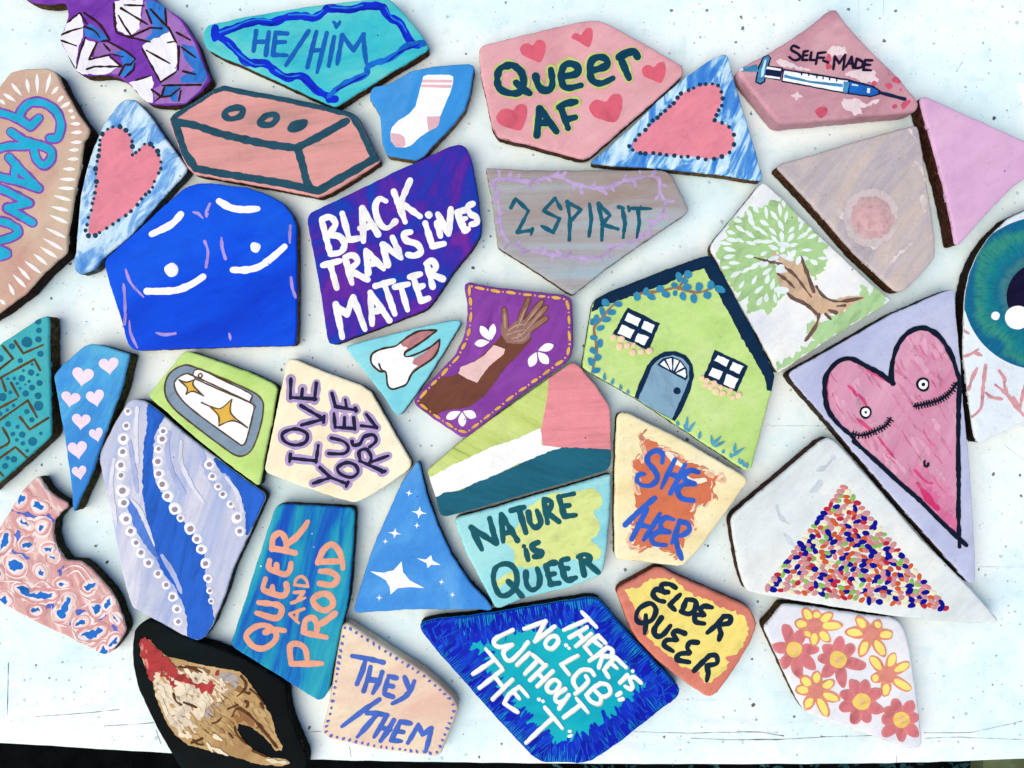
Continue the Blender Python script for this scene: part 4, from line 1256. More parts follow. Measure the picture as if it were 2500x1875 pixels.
rings = T.domes("ringed_dot", [(x, y, a * 1.04, a * rnd.uniform(0.9, 1.0), rnd.uniform(0, 180)) for x, y, a, _, _ in T.scaled('c1', bd)], [wb], 0.00028, each=True)
for (x, y, a, _, _), ro in zip(T.scaled('c1', bd), rings):
    k = rnd.uniform(0.40, 0.46)
    T.layer = 8
    o_ = T.ellipses("grey_centre", [(x + rnd.uniform(-.1, .1) * a, y + rnd.uniform(-.05, .12) * a, a * k, a * k, 0)], gb, 0.04, lift=0.00115)
    o_.parent = ro

# --- LOVE YOURSELF
T = Tile("cream tile reading LOVE YOURSELF in navy letters edged with lilac", 'c2',
         "312,-45 340,-80 385,-72 600,20 900,130 970,182 1020,270 1150,500 1270,700 1278,752 1245,790 1000,962 870,1027 820,1032 700,1000 400,900 160,806 143,772 200,500 270,150",
         multi_mat([(0.3, (244, 228, 188)), (0.5, (250, 240, 206)), (0.7, (252, 244, 216))], 60, 1.5, 14), t=0.015, side=clay_mat((126, 96, 56), (60, 44, 28)))
lt = "560,592 542,722; 545,712 342,690; 345,660 338,720; ~380,465 470,500 462,565 380,590 300,560 285,500 o; 425,285 600,388; 605,365 600,415; 600,390 430,435; 545,112 530,245; 540,235 345,222; 348,80 345,230; 438,155 430,225; 572,762 655,840; 520,885 655,840; 655,840 785,890; 790,875 775,910; ~775,725 845,745 865,800 815,838 735,815 708,765 o; ~640,655 755,655 792,612 755,562 660,535; 880,712 1065,795; 1050,800 1075,790; ~882,705 875,640 930,622 968,680 955,730; 955,725 1100,672; ~820,560 830,590 880,580 915,525 985,512 1005,558 955,605; 690,452 838,462; 680,345 690,455; 762,378 760,455; 832,378 842,468; 892,440 1010,455; 1010,455 930,352; 690,292 858,322; 665,190 692,292; 768,240 778,302; 845,305 850,330"
T.ink("letter_edge", 'c2', lt, 68, P((178, 154, 198), 0.18, 60), 0.95, 0.14)
T.ink("lettering", 'c2', lt, 27, P((26, 30, 60), 0.15), 0.9, 0.2)

# --- tooth
T = Tile("light cyan triangular tile with a white tooth and pinkish roots", 'b2',
         "770,1265 790,1243 1000,1185 1300,1108 1620,1040 1662,1055 1655,1085 1520,1310 1400,1500 1300,1640 1210,1760 1180,1787 1150,1772 1050,1620 900,1430",
         multi_mat([(0.3, (116, 206, 218)), (0.5, (134, 216, 224)), (0.7, (150, 222, 226))], 20, 2, 20), side=clay_mat((110, 62, 28), (60, 34, 18)))
T.fill("tooth_root", 'b2', "1190,1222 1265,1168 1350,1133 1470,1126 1455,1150 1380,1200 1290,1262 1225,1290 1190,1260; 1260,1400 1300,1345 1400,1285 1495,1202 1488,1265 1445,1340 1330,1412 1280,1440", P((190, 128, 130), 0.25, 40, 2), wob=1)
T.fill("tooth", 'b2', "1050,1272 1150,1248 1195,1228 1215,1250 1250,1262 1222,1290 1240,1330 1300,1332 1290,1380 1325,1400 1290,1430 1262,1480 1238,1540 1190,1565 1130,1580 1095,1545 1080,1455 1030,1440 975,1385 970,1320 1000,1290", P((252, 250, 248), 0.05), wob=1)
T.ink("tooth_outline", 'b2', "~1200,1215 1270,1165 1350,1130 1470,1125; ~1470,1130 1380,1200 1290,1260 1228,1300 1238,1330 1310,1312 1420,1258 1495,1198; ~1495,1200 1488,1265 1445,1340 1330,1420 1280,1462 1240,1540 1190,1565 1130,1580 1095,1548 1080,1450 1030,1440 970,1380 975,1310 1050,1270 1150,1250 1200,1215; 1028,1385 1040,1420 1065,1445", 16, P((62, 46, 34), 0.2), 0.6, 0.25)

# --- arm
T = Tile("purple tile with a raised brown arm and hand, pink bandage and yellow dash border", 'b2',
         "1685,775 1720,752 1900,790 2212,825 2456,852 2505,870 2520,910 2528,1250 2505,1340 2440,1400 2096,1645 1800,1880 1720,1940 1680,1955 1640,1940 1450,1810 1310,1710 1298,1670 1350,1590 1500,1440 1620,1310 1690,1160 1712,1000 1705,900",
         multi_mat([(0.3, (116, 52, 142)), (0.5, (134, 64, 156)), (0.7, (146, 78, 170))], 60, 2, 30), side=clay_mat((70, 40, 50), (36, 18, 26)))
br = P((114, 68, 54), 0.16, 50, 3)
hb = "110,1140 98,965; 215,1060 285,885; 265,1060 388,905; 285,1095 418,950; 285,1130 418,1035"
armp = "1330,1690 1400,1600 1510,1485 1600,1480 1700,1420 1830,1310 1930,1215 1970,1165 2090,1180 2200,1180 2206,1200 2090,1330 1990,1430 1900,1560 1830,1640 1720,1720 1540,1745 1440,1790 1380,1750"
T.fill("arm", 'b2', armp, br, wob=1)
T.ink("hand_outline", 'b3', hb + "; ~110,1130 170,1170 270,1130", 56, br, 0.7, 0.1)  # wider brown strokes that outline the fingers
T.fill("hand", 'b3', "70,1090 90,1050 130,1110 180,1060 240,1040 290,1060 310,1110 300,1180 250,1225 190,1232 110,1220 78,1160", P((150, 112, 98), 0.25, 60, 3), wob=1)
T.ink("finger", 'b3', hb, 34, P((152, 114, 98), 0.25, 60, 4), 0.6, 0.1)
T.ink("palm_lines", 'b3', "~130,1130 190,1090 260,1080; ~150,1190 220,1170 280,1110; ~170,1210 240,1200 290,1150; 200,1110 260,960; 250,1090 350,960; 280,1110 390,980; 105,1110 100,1000; ~120,1160 180,1140 250,1120; ~200,1190 215,1150 240,1190", 9, P((186, 152, 138), 0.2), 0.4, 0.4)
T.fill("bandage", 'b2', "1912,1240 2000,1272 1990,1312 1880,1400 1782,1532 1700,1495 1640,1458 1660,1410 1760,1370 1840,1322", P((236, 198, 190), 0.12, 130, 4), wob=0.7)
pet = []
for crop, base, tips in (('b2', (1890, 1215), ((1810, 1092, 62), (1912, 1075, 56), (1765, 1232, 58))), ('b3', (350, 1285), ((480, 1240, 62), (440, 1385, 70), (295, 1408, 70))), ('c2', (1668, 325), ((1545, 385, 62), (1672, 448, 62), (1778, 372, 66)))):
    ox, oy, k = CROP[crop]
    for tx, ty, w_ in tips:
        b_ = np.array(base) + (np.array((tx, ty)) - np.array(base)) * 0.08
        pet.append(drop((ox + b_[0] * k, oy + b_[1] * k), (ox + tx * k, oy + ty * k), w_ * k * 1.15))
lay = T.layer
for q in pet:
    T.layer = lay
    T.paint("white_petal", [q], P((250, 246, 250), 0.04), crown=0.0004, crown_w=6)


def border_marks(T, inset, dash, gap, w, dotr, skip=None):
    p = T.inset(inset)
    seg = np.linalg.norm(np.roll(p, -1, 0) - p, axis=1)
    cum = np.concatenate([[0], np.cumsum(seg)])
    tot = cum[-1]

    def at(s):
        s %= tot
        i = int(np.searchsorted(cum, s, side='right') - 1)
        i = min(i, len(p) - 1)
        f = (s - cum[i]) / max(seg[i], 1e-6)
        return p[i] * (1 - f) + p[(i + 1) % len(p)] * f
    return at, tot


at, tot = border_marks(T, 9.5, 0, 0, 0, 0)
s = 0
items, dots = [], []
while s < tot - 20:
    L_ = rnd.uniform(19, 27)
    a, b_ = at(s), at(s + L_)
    m_ = (a + b_) / 2
    items.append((m_[0], m_[1], L_ / 2, rnd.uniform(3.0, 4.2), math.degrees(math.atan2(b_[1] - a[1], b_[0] - a[0])) + rnd.uniform(-5, 5)))
    d_ = at(s + L_ + 7)
    dots.append((d_[0], d_[1], rnd.uniform(2, 3.3), rnd.uniform(2, 3), 0))
    s += L_ + rnd.uniform(13, 16)
T.ellipses("dashed_border", items + dots, P((224, 178, 78), 0.2, 40, 2), 0.1)

# --- flag
T = Tile("tile painted with green, white and dark teal bands and a pink end block", 'c3',
         "-496,800 -480,770 -300,610 0,385 440,75 600,-35 635,-50 670,-30 800,120 905,280 918,330 925,620 920,745 890,785 600,875 0,1045 -340,1142 -385,1140 -410,1110 -430,1000 -470,880",
         multi_mat([(0.28, (146, 164, 78)), (0.37, (190, 208, 110)), (0.55, (206, 222, 130)), (0.75, (218, 230, 152))], -28, 12, 80, 0.5, bump=0.6), side=clay_mat((86, 60, 40), (34, 22, 14)))
T.fill("pink_block", 'c3', "440,75 600,-35 635,-50 670,-30 800,120 905,280 918,330 922,630 550,610 395,592 380,480 410,330 430,200", P((234, 146, 152), 0.2, 4, 10, 0.55, 0.8, 90), wob=1.5)
T.fill("white_band", 'c3', "-495,850 -300,745 0,605 200,540 378,455 390,590 545,612 400,680 200,735 -46,860 -246,935 -442,1000", P((250, 250, 247), 0.05, 160, 4), wob=1.5)
T.fill("dark_teal_band", 'c3', "-442,992 -350,955 -246,940 -150,890 -46,850 100,790 300,698 450,640 545,608 720,612 922,625 920,745 890,785 600,875 0,1045 -340,1142 -385,1140 -410,1110", P((28, 98, 118), 0.2, 165, 6), wob=1.5)

# --- house
T = Tile("green tile painted as a cottage with navy roof, two windows and arched blue door", 'b3',
         "772,965 790,890 900,830 1300,672 1600,562 1680,545 1715,565 1780,680 2000,1080 2160,1400 2188,1475 2165,1600 2080,1920 2005,2200 1965,2215 1700,2040 1400,1840 1110,1650 770,1455 705,1415 700,1380 740,1150",
         multi_mat([(0.3, (182, 216, 122)), (0.5, (194, 224, 136)), (0.7, (204, 228, 154))], 20, 1.2, 26, bump=0.5), t=0.016, r=0.0024, side=clay_mat((90, 74, 28), (36, 24, 14)))
nv = P((10, 42, 72), 0.2, 20, 3)
T.fill("roof", 'b3', "772,985 790,890 900,830 1300,672 1600,562 1680,545 1715,565 1780,680 2000,1080 2160,1400 2188,1475 2165,1600 2130,1585 2100,1480 1950,1220 1780,900 1640,650 1500,690 1350,770 1200,820 1000,890 860,940", nv, wob=1.5)
for fr, panes in (("1050,950 1300,1075 1210,1282 935,1152", "1052,990 1150,1040 1130,1098 1025,1050; 1176,1052 1260,1087 1235,1150 1155,1110; 1005,1080 1105,1125 1070,1190 972,1150; 1130,1147 1215,1180 1180,1243 1102,1210"),
                  ("1720,1275 1980,1400 1890,1602 1635,1490", "1747,1317 1835,1355 1810,1405 1717,1360; 1860,1372 1943,1405 1910,1463 1837,1430; 1702,1412 1785,1445 1755,1508 1672,1475; 1815,1462 1903,1500 1870,1578 1787,1540")):
    wo = T.fill("window", 'b3', fr, nv, wob=1)
    T.fill("pane", 'b3', panes, P((252, 252, 252), 0.03), wob=0.8, parent=wo)
T.fill("door_frame", 'b3', "1100,1650 1130,1560 1200,1400 1250,1340 1330,1292 1420,1287 1500,1320 1550,1390 1562,1480 1530,1600 1470,1740 1412,1830 1388,1815 1130,1668", nv, wob=0.6)
T.fill("door", 'b3', "1135,1645 1200,1500 1240,1400 1300,1342 1400,1317 1470,1340 1522,1400 1524,1500 1480,1610 1430,1720 1390,1812 1130,1665", P((132, 168, 188), 0.15, 110, 3), wob=0.6)
T.fill("fanlight", 'b3', "1275,1393 1320,1345 1390,1328 1460,1360 1505,1420 1514,1488 1495,1512 1380,1450", nv)
T.fill("fanlight_pane", 'b3', "1300,1388 1330,1360 1365,1415 1372,1432; 1345,1352 1388,1342 1392,1435 1380,1428; 1405,1345 1445,1362 1402,1440; 1455,1370 1485,1410 1418,1448; 1492,1425 1500,1470 1492,1492 1425,1458", P((246, 250, 252), 0.04), wob=0.3)
T.ellipses("door_knob", T.scaled('b3', [(1430, 1593, 28, 28, 0)]), nv)
T.ink("vine_stem", 'b3', "~1100,850 1200,835 1300,825 1420,800 1500,820 1600,835 1700,800; ~1440,810 1480,740 1510,690; ~970,900 900,970 840,1050 790,1110 800,1200 810,1290 790,1380 775,1450", 18, P((152, 110, 92), 0.25), 0.5, 0.3)
T.ellipses("vine_leaves", T.scaled('b3', [(880, 915, 36, 28, 40), (975, 925, 34, 22, 10), (853, 980, 20, 36, -15), (925, 988, 34, 22, 5), (810, 1040, 22, 36, -10), (885, 1043, 36, 22, -10), (782, 1062, 22, 26, 0), (840, 1110, 32, 20, -15), (788, 1185, 30, 20, 10), (835, 1228, 24, 34, 15), (785, 1285, 32, 22, 40), (820, 1338, 28, 26, 0), (768, 1370, 24, 36, -20), (805, 1437, 34, 22, -15),
                                           (1120, 865, 28, 36, -20), (1190, 825, 22, 32, 15), (1228, 868, 36, 24, 30), (1300, 808, 30, 28, 0), (1345, 850, 34, 24, 20), (1410, 778, 26, 20, 20), (1415, 840, 18, 22, 0), (1445, 715, 24, 40, -15), (1515, 695, 30, 32, 0), (1490, 750, 24, 22, 0), (1507, 795, 34, 26, -10), (1475, 865, 24, 34, -20), (1560, 878, 26, 38, 0), (1603, 792, 30, 36, 20), (1665, 858, 28, 32, -20), (1690, 778, 26, 36, 10), (1757, 810, 44, 28, 25)]), P((54, 138, 176), 0.18, 60, 2), 0.12)
bl1 = [(940, 1182, 26), (1003, 1193, 25), (990, 1250, 30), (1047, 1243, 26), (1095, 1238, 20), (1090, 1295, 27), (1155, 1290, 25), (1220, 1285, 27), (1622, 1492, 20), (1660, 1515, 22), (1650, 1545, 22), (1690, 1560, 25), (1718, 1535, 24), (1765, 1565, 20), (1733, 1598, 26), (1788, 1615, 25), (1840, 1595, 22), (1905, 1625, 27), (1860, 1645, 20)]
bo = T.domes("window_box_flower", T.scaled('b3', bl1), [P((246, 208, 176), 0.1)], 0.0003, each=True)
for it, ro in zip(T.scaled('b3', bl1), bo):
    T.layer = 9
    o_ = T.ellipses("flower_centre", [(it[0], it[1], it[2] * 0.42, it[2] * 0.42, 0)], P((226, 168, 124), 0.15), 0.05, lift=0.00125)
    o_.parent = ro
blade = []
for s_ in "1510,368 1500,470; 1572,410 1515,480; 1480,430 1512,490; 1610,480 1600,545; 1690,512 1710,600; 1772,520 1700,590; 1802,560 1715,605; 1880,572 1870,650; 1952,608 1850,680; 1790,622 1785,655; 1930,700 1950,760; 1430,400 1440,445; 1840,650 1850,690; 1972,720 1968,770; 870,28 870,100; 940,72 925,130; 990,120 1000,165; 1050,158 1050,205; 1905,690 1920,740; 1540,440 1520,490".split(';'):
    a, b_ = pts('c3', s_)
    blade.append(drop(a, b_, 9, 0.5)[::1])
lay = T.layer
for q in blade:
    T.layer = lay
    T.paint("grass_blade", [q], P((84, 160, 186), 0.25, 60, 2))

# --- lilac heart face
T = Tile("tall lilac triangular tile with a pink heart wearing two stitched smiling faces", 'c4',
         "395,45 420,18 800,-195 1200,-425 1500,-555 1655,-617 1680,-605 1690,-420 1720,-120 1750,300 1790,700 1825,1200 1842,1550 1838,1630 1815,1665 1780,1645 1600,1440 1300,1105 800,525 420,85",
         multi_mat([(0.3, (176, 182, 214)), (0.5, (188, 194, 220)), (0.7, (200, 202, 224))], 30, 1.5, 14), t=0.018, r=0.0014, side=clay_mat((70, 54, 40), (16, 12, 12)))
hp = "~1195,108 1100,40 1000,-12 880,-72 790,-60 720,0 680,80 678,200 700,320 780,430 880,520 940,605 1100,742 1250,880 1400,1012 1560,1172 1700,1310 1702,1100 1705,900 1702,600 1705,300 1710,100 1690,25 1650,-100 1570,-230 1480,-298 1400,-310 1310,-270 1240,-180 1200,-60 1188,50"
T.fill("heart", 'c4', hp, multi_mat([(0.28, (204, 116, 152)), (0.42, (212, 146, 172)), (0.6, (218, 158, 180)), (0.75, (222, 172, 188))], 62, 7, 40, 0.6), wob=0.6)
T.fill("magenta_wash", 'c4', "1360,760 1450,700 1500,820 1600,900 1690,1020 1700,1290 1560,1165 1400,1005 1300,905 1330,820", P((214, 134, 166), 0.2, 62, 6), wob=9)
T.fill("magenta_wash", 'c4', "1440,900 1540,960 1600,1060 1690,1180 1696,1300 1560,1160 1480,1080", P((212, 112, 152), 0.2, 62, 6), wob=9)
hpoly = catmull(pts('c4', hp.lstrip('~')), True, 6)
ox, oy, k = CROP['c4']
for colr, w_, n_, l0, l1 in (((219, 162, 183), 34, 24, 30, 80), ((213, 136, 164), 18, 34, 30, 80), ((211, 108, 146), 8, 16, 20, 60)):
    sp_ = []
    while len(sp_) < n_:
        q = np.array((rnd.uniform(hpoly[:, 0].min(), hpoly[:, 0].max()), rnd.uniform(hpoly[:, 1].min(), hpoly[:, 1].max())))
        an = math.radians(rnd.gauss(58, 10))
        d_ = np.array((math.cos(an), math.sin(an))) * rnd.uniform(l0, l1)
        tri = np.array([q - d_ / 2, q, q + d_ / 2])
        if not inside(tri, hpoly).all():
            continue
        tri[1] += np.array((d_[1], -d_[0])) * rnd.uniform(-0.08, 0.08)
        sp_.append('~' + ' '.join(f"{(t_[0]-ox)/k:.0f},{(t_[1]-oy)/k:.0f}" for t_ in tri))
    T.ink("heart_brush_stroke", 'c4', ';'.join(sp_), w_, P(colr, 0.25, 60, 5), 0.12, 0.6, each=True)
rs = P((208, 78, 122), 0.3, 60, 4)
T.ink("red_brush_stroke", 'c4', "~850,130 885,160 920,215; ~930,200 970,240 1000,295; ~920,385 1000,450 1060,500; ~1080,525 1140,600 1220,700; ~1370,785 1450,870 1500,885; ~1390,885 1460,980 1545,1070; ~1040,672 1080,720 1140,780; ~1660,-70 1690,0 1700,40; ~700,60 690,150 705,260; ~1000,10 1100,60 1170,105", 22, rs, 0.1, 0.4, each=True)
T.ink("red_brush_stroke", 'c4', "~1420,930 1500,1040 1545,1080", 44, P((204, 54, 108), 0.25, 60, 4), 0.3, 0.4)
bk = P((12, 24, 44), 0.25)
T.ink("heart_outline", 'c4', "~1200,115 1100,38 1000,-15 880,-75 790,-62 720,0 678,80 675,200 700,320 780,430 880,520 945,612; ~900,560 1100,740 1250,880 1400,1010 1560,1170 1765,1362; ~1195,108 1186,50 1198,-60 1238,-182 1310,-272 1400,-312 1480,-300 1570,-232 1650,-100 1692,25 1712,100 1706,300 1702,600 1706,900 1704,1100 1712,1375", 36, bk, 0.45, 0.2)
eyes = [(988, 337, 46, 33, 10), (1430, 122, 51, 36, 15)]
for x, y, a, b_, c_ in eyes:
    e1 = T.ellipses("eye", T.scaled('c4', [(x, y, a, a * 1.08, 0)]), bk, 0.06)
    T.ellipses("eye_white", T.scaled('c4', [(x, y, b_, b_, 0)]), P((246, 246, 246), 0.04), 0.04, parent=e1)
    T.ellipses("pupil", T.scaled('c4', [(x, y, c_, c_, 0)]), bk, 0.08, parent=e1)
for path in ("~872,500 960,515 1060,480 1140,440 1180,380", "~1360,290 1460,270 1560,240 1640,180 1692,108"):
    c_ = catmull(pts('c4', path.lstrip('~')), False, 6.5)
    ticks = []
    ox, oy, k = CROP['c4']
    for i in range(1, len(c_) - 1):
        t_ = c_[i + 1] - c_[i - 1]
        t_ /= np.linalg.norm(t_)
        nn_ = np.array((-t_[1], t_[0])) * rnd.uniform(7, 10)
        a, b_ = c_[i] - nn_ * 0.8, c_[i] + nn_
        ticks.append(f"{(a[0]-ox)/k:.0f},{(a[1]-oy)/k:.0f} {(b_[0]-ox)/k:.0f},{(b_[1]-oy)/k:.0f}")
    f1, l1 = T.stroke_faces('c4', path, 17, 0.6, 0.15)
    f2, l2 = T.stroke_faces('c4', ';'.join(ticks), 9, 0.5, 0.1)
    T.paint("stitched_mouth", f1 + f2, bk, loose=l1 + l2)
T.ink("nose", 'c4', "~1442,712 1438,735 1450,755 1468,748 1470,730", 15, bk)

# --- white with triangle of dabs
T = Tile("large off-white tile with a triangle of small multicoloured oval dabs", 'c4',
         "-48,1180 -30,1130 0,1100 300,850 640,560 705,528 765,560 1100,930 1400,1285 1800,1690 2010,1925 2022,1955 1985,1972 1600,1955 1200,1912 800,1850 400,1785 110,1730 70,1710 40,1640 0,1480 -30,1310",
         multi_mat([(0.28, (204, 212, 210)), (0.42, (222, 230, 228)), (0.6, (232, 236, 230)), (0.75, (238, 236, 226))], 40, 2.5, 12, 1.0), t=0.017, r=0.0026, side=clay_mat((84, 48, 34), (30, 16, 12)))
T.ink("grey_smudge", 'c4', "~740,685 690,750 610,790; ~300,1050 330,1140 400,1200; ~360,1270 390,1310 430,1360; ~640,880 600,930 560,950", 34, P((204, 214, 218), 0.15, 40, 4), 0.2, 0.6, each=True)
A_, B_, C_ = np.array((822., 915.)), np.array((235., 1690.)), np.array((1610., 1850.))
cols = [(204, 146, 146), (12, 12, 140), (206, 92, 48), (184, 40, 62), (140, 186, 92), (234, 228, 186), (214, 128, 120)]
wts = [28, 25, 14, 11, 11, 16, 9]
dabs, ids = [], []
rows = 23
for r_ in range(rows + 1):
    f = r_ / rows
    l_, rr_ = A_ + (B_ - A_) * f, A_ + (C_ - A_) * f
    n = max(1, int(round(np.linalg.norm(rr_ - l_) / 46)) + 1)
    last_c = -1
    for c_ in range(n):
        u = c_ / (n - 1) if n > 1 else 0.5
        q = l_ + (rr_ - l_) * u
        if 0 < c_ < n - 1:
            q = q + np.array((rnd.uniform(-13, 13), rnd.uniform(-10, 10)))
        while True:
            k = rnd.choices(range(7), wts)[0]
            if k != last_c:
                break
        last_c = k
        sc_ = {1: 1.08, 0: 1.05}.get(k, 0.94)
        dabs.append((q[0], q[1], rnd.uniform(27, 36) * sc_, rnd.uniform(17, 23) * sc_, rnd.choice((rnd.uniform(-5, 40), rnd.uniform(-50, 0), rnd.uniform(0, 180)))))
        ids.append(k)
dm_ = [P(c, 0.12, 0, 1) for c in cols]
dabs4 = T.scaled('c4', dabs)
big = sorted(range(len(dabs4)), key=lambda i: -dabs4[i][2] * dabs4[i][3])
top_, rest = big[:100], big[100:]
T.layer = 1
for i in top_:
    T.domes("oval_dab", [dabs4[i]], [dm_[ids[i]]], 0.0002, jlift=0.0003)
    T.layer = 1
o_ = T.domes("oval_dab_field", [dabs4[i] for i in rest], dm_, 0.0002, idx=[ids[i] for i in rest], jlift=0.0003)[0]
o_['kind'] = 'stuff'

# --- SHE/HER
T = Tile("cream tile reading SHE/HER in blue on a ragged orange patch", 'c3',
         "968,370 1000,332 1055,340 1500,560 1960,830 1982,870 1962,902 1820,1100 1600,1400 1485,1522 1440,1527 1200,1497 980,1477 952,1440 945,1200 950,800 962,500",
         multi_mat([(0.3, (238, 218, 160)), (0.5, (246, 232, 182)), (0.7, (248, 238, 200))], 20, 1.5, 24, bump=0.5), t=0.016, r=0.0026, side=clay_mat((66, 44, 28), (24, 16, 12)))
oc = "1160,520 1300,590 1480,690 1670,775 1700,815 1800,835 1790,860 1730,870 1710,940 1730,990 1650,1060 1600,1060 1560,1130 1580,1180 1540,1250 1500,1300 1440,1440 1320,1400 1240,1370 1180,1400 1090,1390 1050,1330 1100,1270 1070,1190 1125,1100 1100,1010 1110,900 1080,740 1160,660 1150,600"
T.fill("orange_patch", 'c3', oc, P((212, 118, 82), 0.12, 30, 2), wob=3)
p_ = catmull(pts('c3', oc), True, 5)
ox, oy, k = CROP['c3']
nr_ = Tile.normals(p_)
for colr, w_, n_, din, amp in (((240, 196, 160), 26, 40, (4, 13), 9), ((216, 146, 116), 13, 30, (3, 12), 9), ((248, 230, 196), 12, 26, (2, 15), 10)):
    sp_ = []
    for _ in range(n_):
        i = rnd.randrange(len(p_))
        tg = p_[(i + 3) % len(p_)] - p_[i - 3]
        tg /= max(1e-6, np.linalg.norm(tg))
        a = p_[i] - nr_[i] * rnd.uniform(*din) - tg * rnd.uniform(4, amp)
        b_ = a + tg * rnd.uniform(10, 22) + nr_[i] * rnd.uniform(3, 11)
        m_ = (a + b_) / 2 + nr_[i] * rnd.uniform(1, 4)
        sp_.append('~' + ' '.join(f"{(q[0]-ox)/k:.0f},{(q[1]-oy)/k:.0f}" for q in (a, m_, b_)))
    T.ink("peach_brush_stroke", 'c3', ';'.join(sp_), w_, P(colr, 0.2, 30, 3), 0.3, 0.5, each=True)
T.fill("cream_gap", 'c3', "~1500,820 1560,850 1640,840 1660,870 1560,890 1500,860; ~1370,640 1450,720 1500,760 1420,740 1340,660", P((248, 234, 210), 0.08), wob=1)
T.ink("lettering", 'c3', "~1315,725 1318,660 1270,632 1212,665 1205,720 1260,790 1278,850 1230,900 1160,900 1120,865; ~1120,865 1130,820 1180,815; 1415,700 1360,810 1310,922; 1492,740 1440,850 1378,962; 1375,815 1440,832; ~1595,800 1535,785 1490,820 1500,865 1565,890; ~1565,892 1480,895 1435,940 1465,1000 1555,1018; ~1258,1000 1160,1080 1030,1205; 1195,1085 1140,1200 1080,1315; 1298,1120 1240,1220 1172,1322; 1130,1200 1235,1228; ~1405,1165 1340,1150 1305,1190 1312,1240 1370,1262; ~1370,1262 1285,1260 1235,1300 1255,1350 1345,1362; ~1450,1175 1420,1270 1390,1345; ~1450,1182 1510,1195 1525,1245 1470,1285 1415,1292; ~1420,1300 1435,1380 1465,1465", 42, P((48, 98, 196), 0.2, 60, 3), 0.6, 0.14, crown=0.0002)

# --- NATURE is QUEER
T = Tile("pale aqua tile reading NATURE is QUEER over a yellow-green patch", 'c3',
         "-285,1165 -250,1145 0,1078 300,988 600,905 890,818 922,815 922,1000 895,1350 868,1560 840,1600 600,1695 250,1775 70,1850 30,1848 -20,1760 -120,1570 -200,1420 -270,1230",
         multi_mat([(0.3, (132, 206, 214)), (0.5, (152, 222, 224)), (0.7, (172, 228, 224))], 20, 2, 20, bump=0.7), t=0.016, r=0.003, side=clay_mat((80, 78, 50), (40, 34, 22)))
T.fill("green_patch", 'c3', "~480,960 600,965 750,922 822,950 852,1020 830,1070 790,1110 832,1190 820,1280 765,1320 835,1380 842,1450 800,1482 700,1500 600,1470 400,1520 200,1530 170,1400 110,1340 90,1280 180,1240 300,1060; ~40,1640 100,1590 170,1570 185,1620 120,1650 50,1690", P((216, 226, 142), 0.16, 20, 2), wob=2)
tl = P((22, 88, 98), 0.16, 60, 2)
T.ink("lettering", 'c3', "-158,1222 -75,1395; -158,1225 35,1350; -15,1155 35,1345; 75,1125 90,1335; 75,1125 200,1325; 88,1275 165,1255; 150,1095 250,1070; 212,1085 265,1265; ~285,1110 300,1190 340,1225 380,1185 350,1095; 405,1020 432,1190; ~405,1008 460,1028 450,1090 420,1112; 430,1112 520,1180; 520,990 562,1140; 535,985 635,965; 545,1062 600,1055; 562,1140 650,1130; 265,1400 282,1475; ~360,1340 312,1365 332,1400 390,1412 380,1445 330,1450; ~90,1507 30,1542 15,1632 60,1742 130,1742 190,1672 190,1572 150,1517 o; 130,1642 190,1702 235,1758; ~265,1572 270,1662 310,1707 360,1682 372,1612 352,1542; 420,1522 455,1662; ~418,1525 455,1502 490,1497; 435,1592 488,1582; 455,1662 522,1655; ~590,1467 540,1482 540,1532 590,1542; ~548,1542 560,1602 590,1632 650,1612; 682,1442 715,1592; ~668,1452 720,1432 760,1462 750,1500; 720,1482 822,1570", 44, tl, 0.85, 0.18, crown=0.0003)
T.domes("letter_dot", T.scaled('c3', [(250, 1370, 20)]), [tl], 0.0004)

# --- stars
T = Tile("sky blue triangular tile scattered with white four-pointed stars", 'c2',
         "1305,735 1320,715 1340,730 1400,980 1480,1200 1580,1420 1720,1640 1850,1775 1905,1850 1890,1868 1800,1862 1300,1860 870,1887 835,1880 830,1850 860,1760 960,1430 1080,1150 1200,880",
         multi_mat([(0.3, (58, 134, 214)), (0.5, (72, 150, 222)), (0.7, (98, 170, 228))], 60, 1.5, 20, 1.2), side=clay_mat((56, 60, 50), (26, 26, 22)))
sw = P((252, 252, 252), 0.03)
lay = T.layer
for cx, cy, rx, ry, a in ((1260, 960, 30, 28, 10), (1338, 1110, 62, 50, 8), (1320, 1210, 26, 26, 5), (1150, 1270, 55, 42, 8), (1077, 1333, 24, 24, 5), (1510, 1645, 24, 24, 10), (1595, 1744, 22, 24, 8), (1030, 1767, 26, 26, 5)):
    x, y, a2, b2, _ = T.scaled('c2', [(cx, cy, rx, ry, 0)])[0]
    T.layer = lay
    T.paint("star", [star4(x, y, a2, b2, a)], sw)
for s_ in ("1320,1462 1390,1472 1430,1438 1442,1480 1507,1515 1430,1512 1405,1537 1393,1500", "960,1562 1060,1574 1140,1555 1202,1485 1215,1570 1265,1632 1380,1692 1260,1684 1175,1692 1118,1742 1112,1685 1080,1630"):
    T.fill("star", 'c2', s_, sw, wob=0.3)

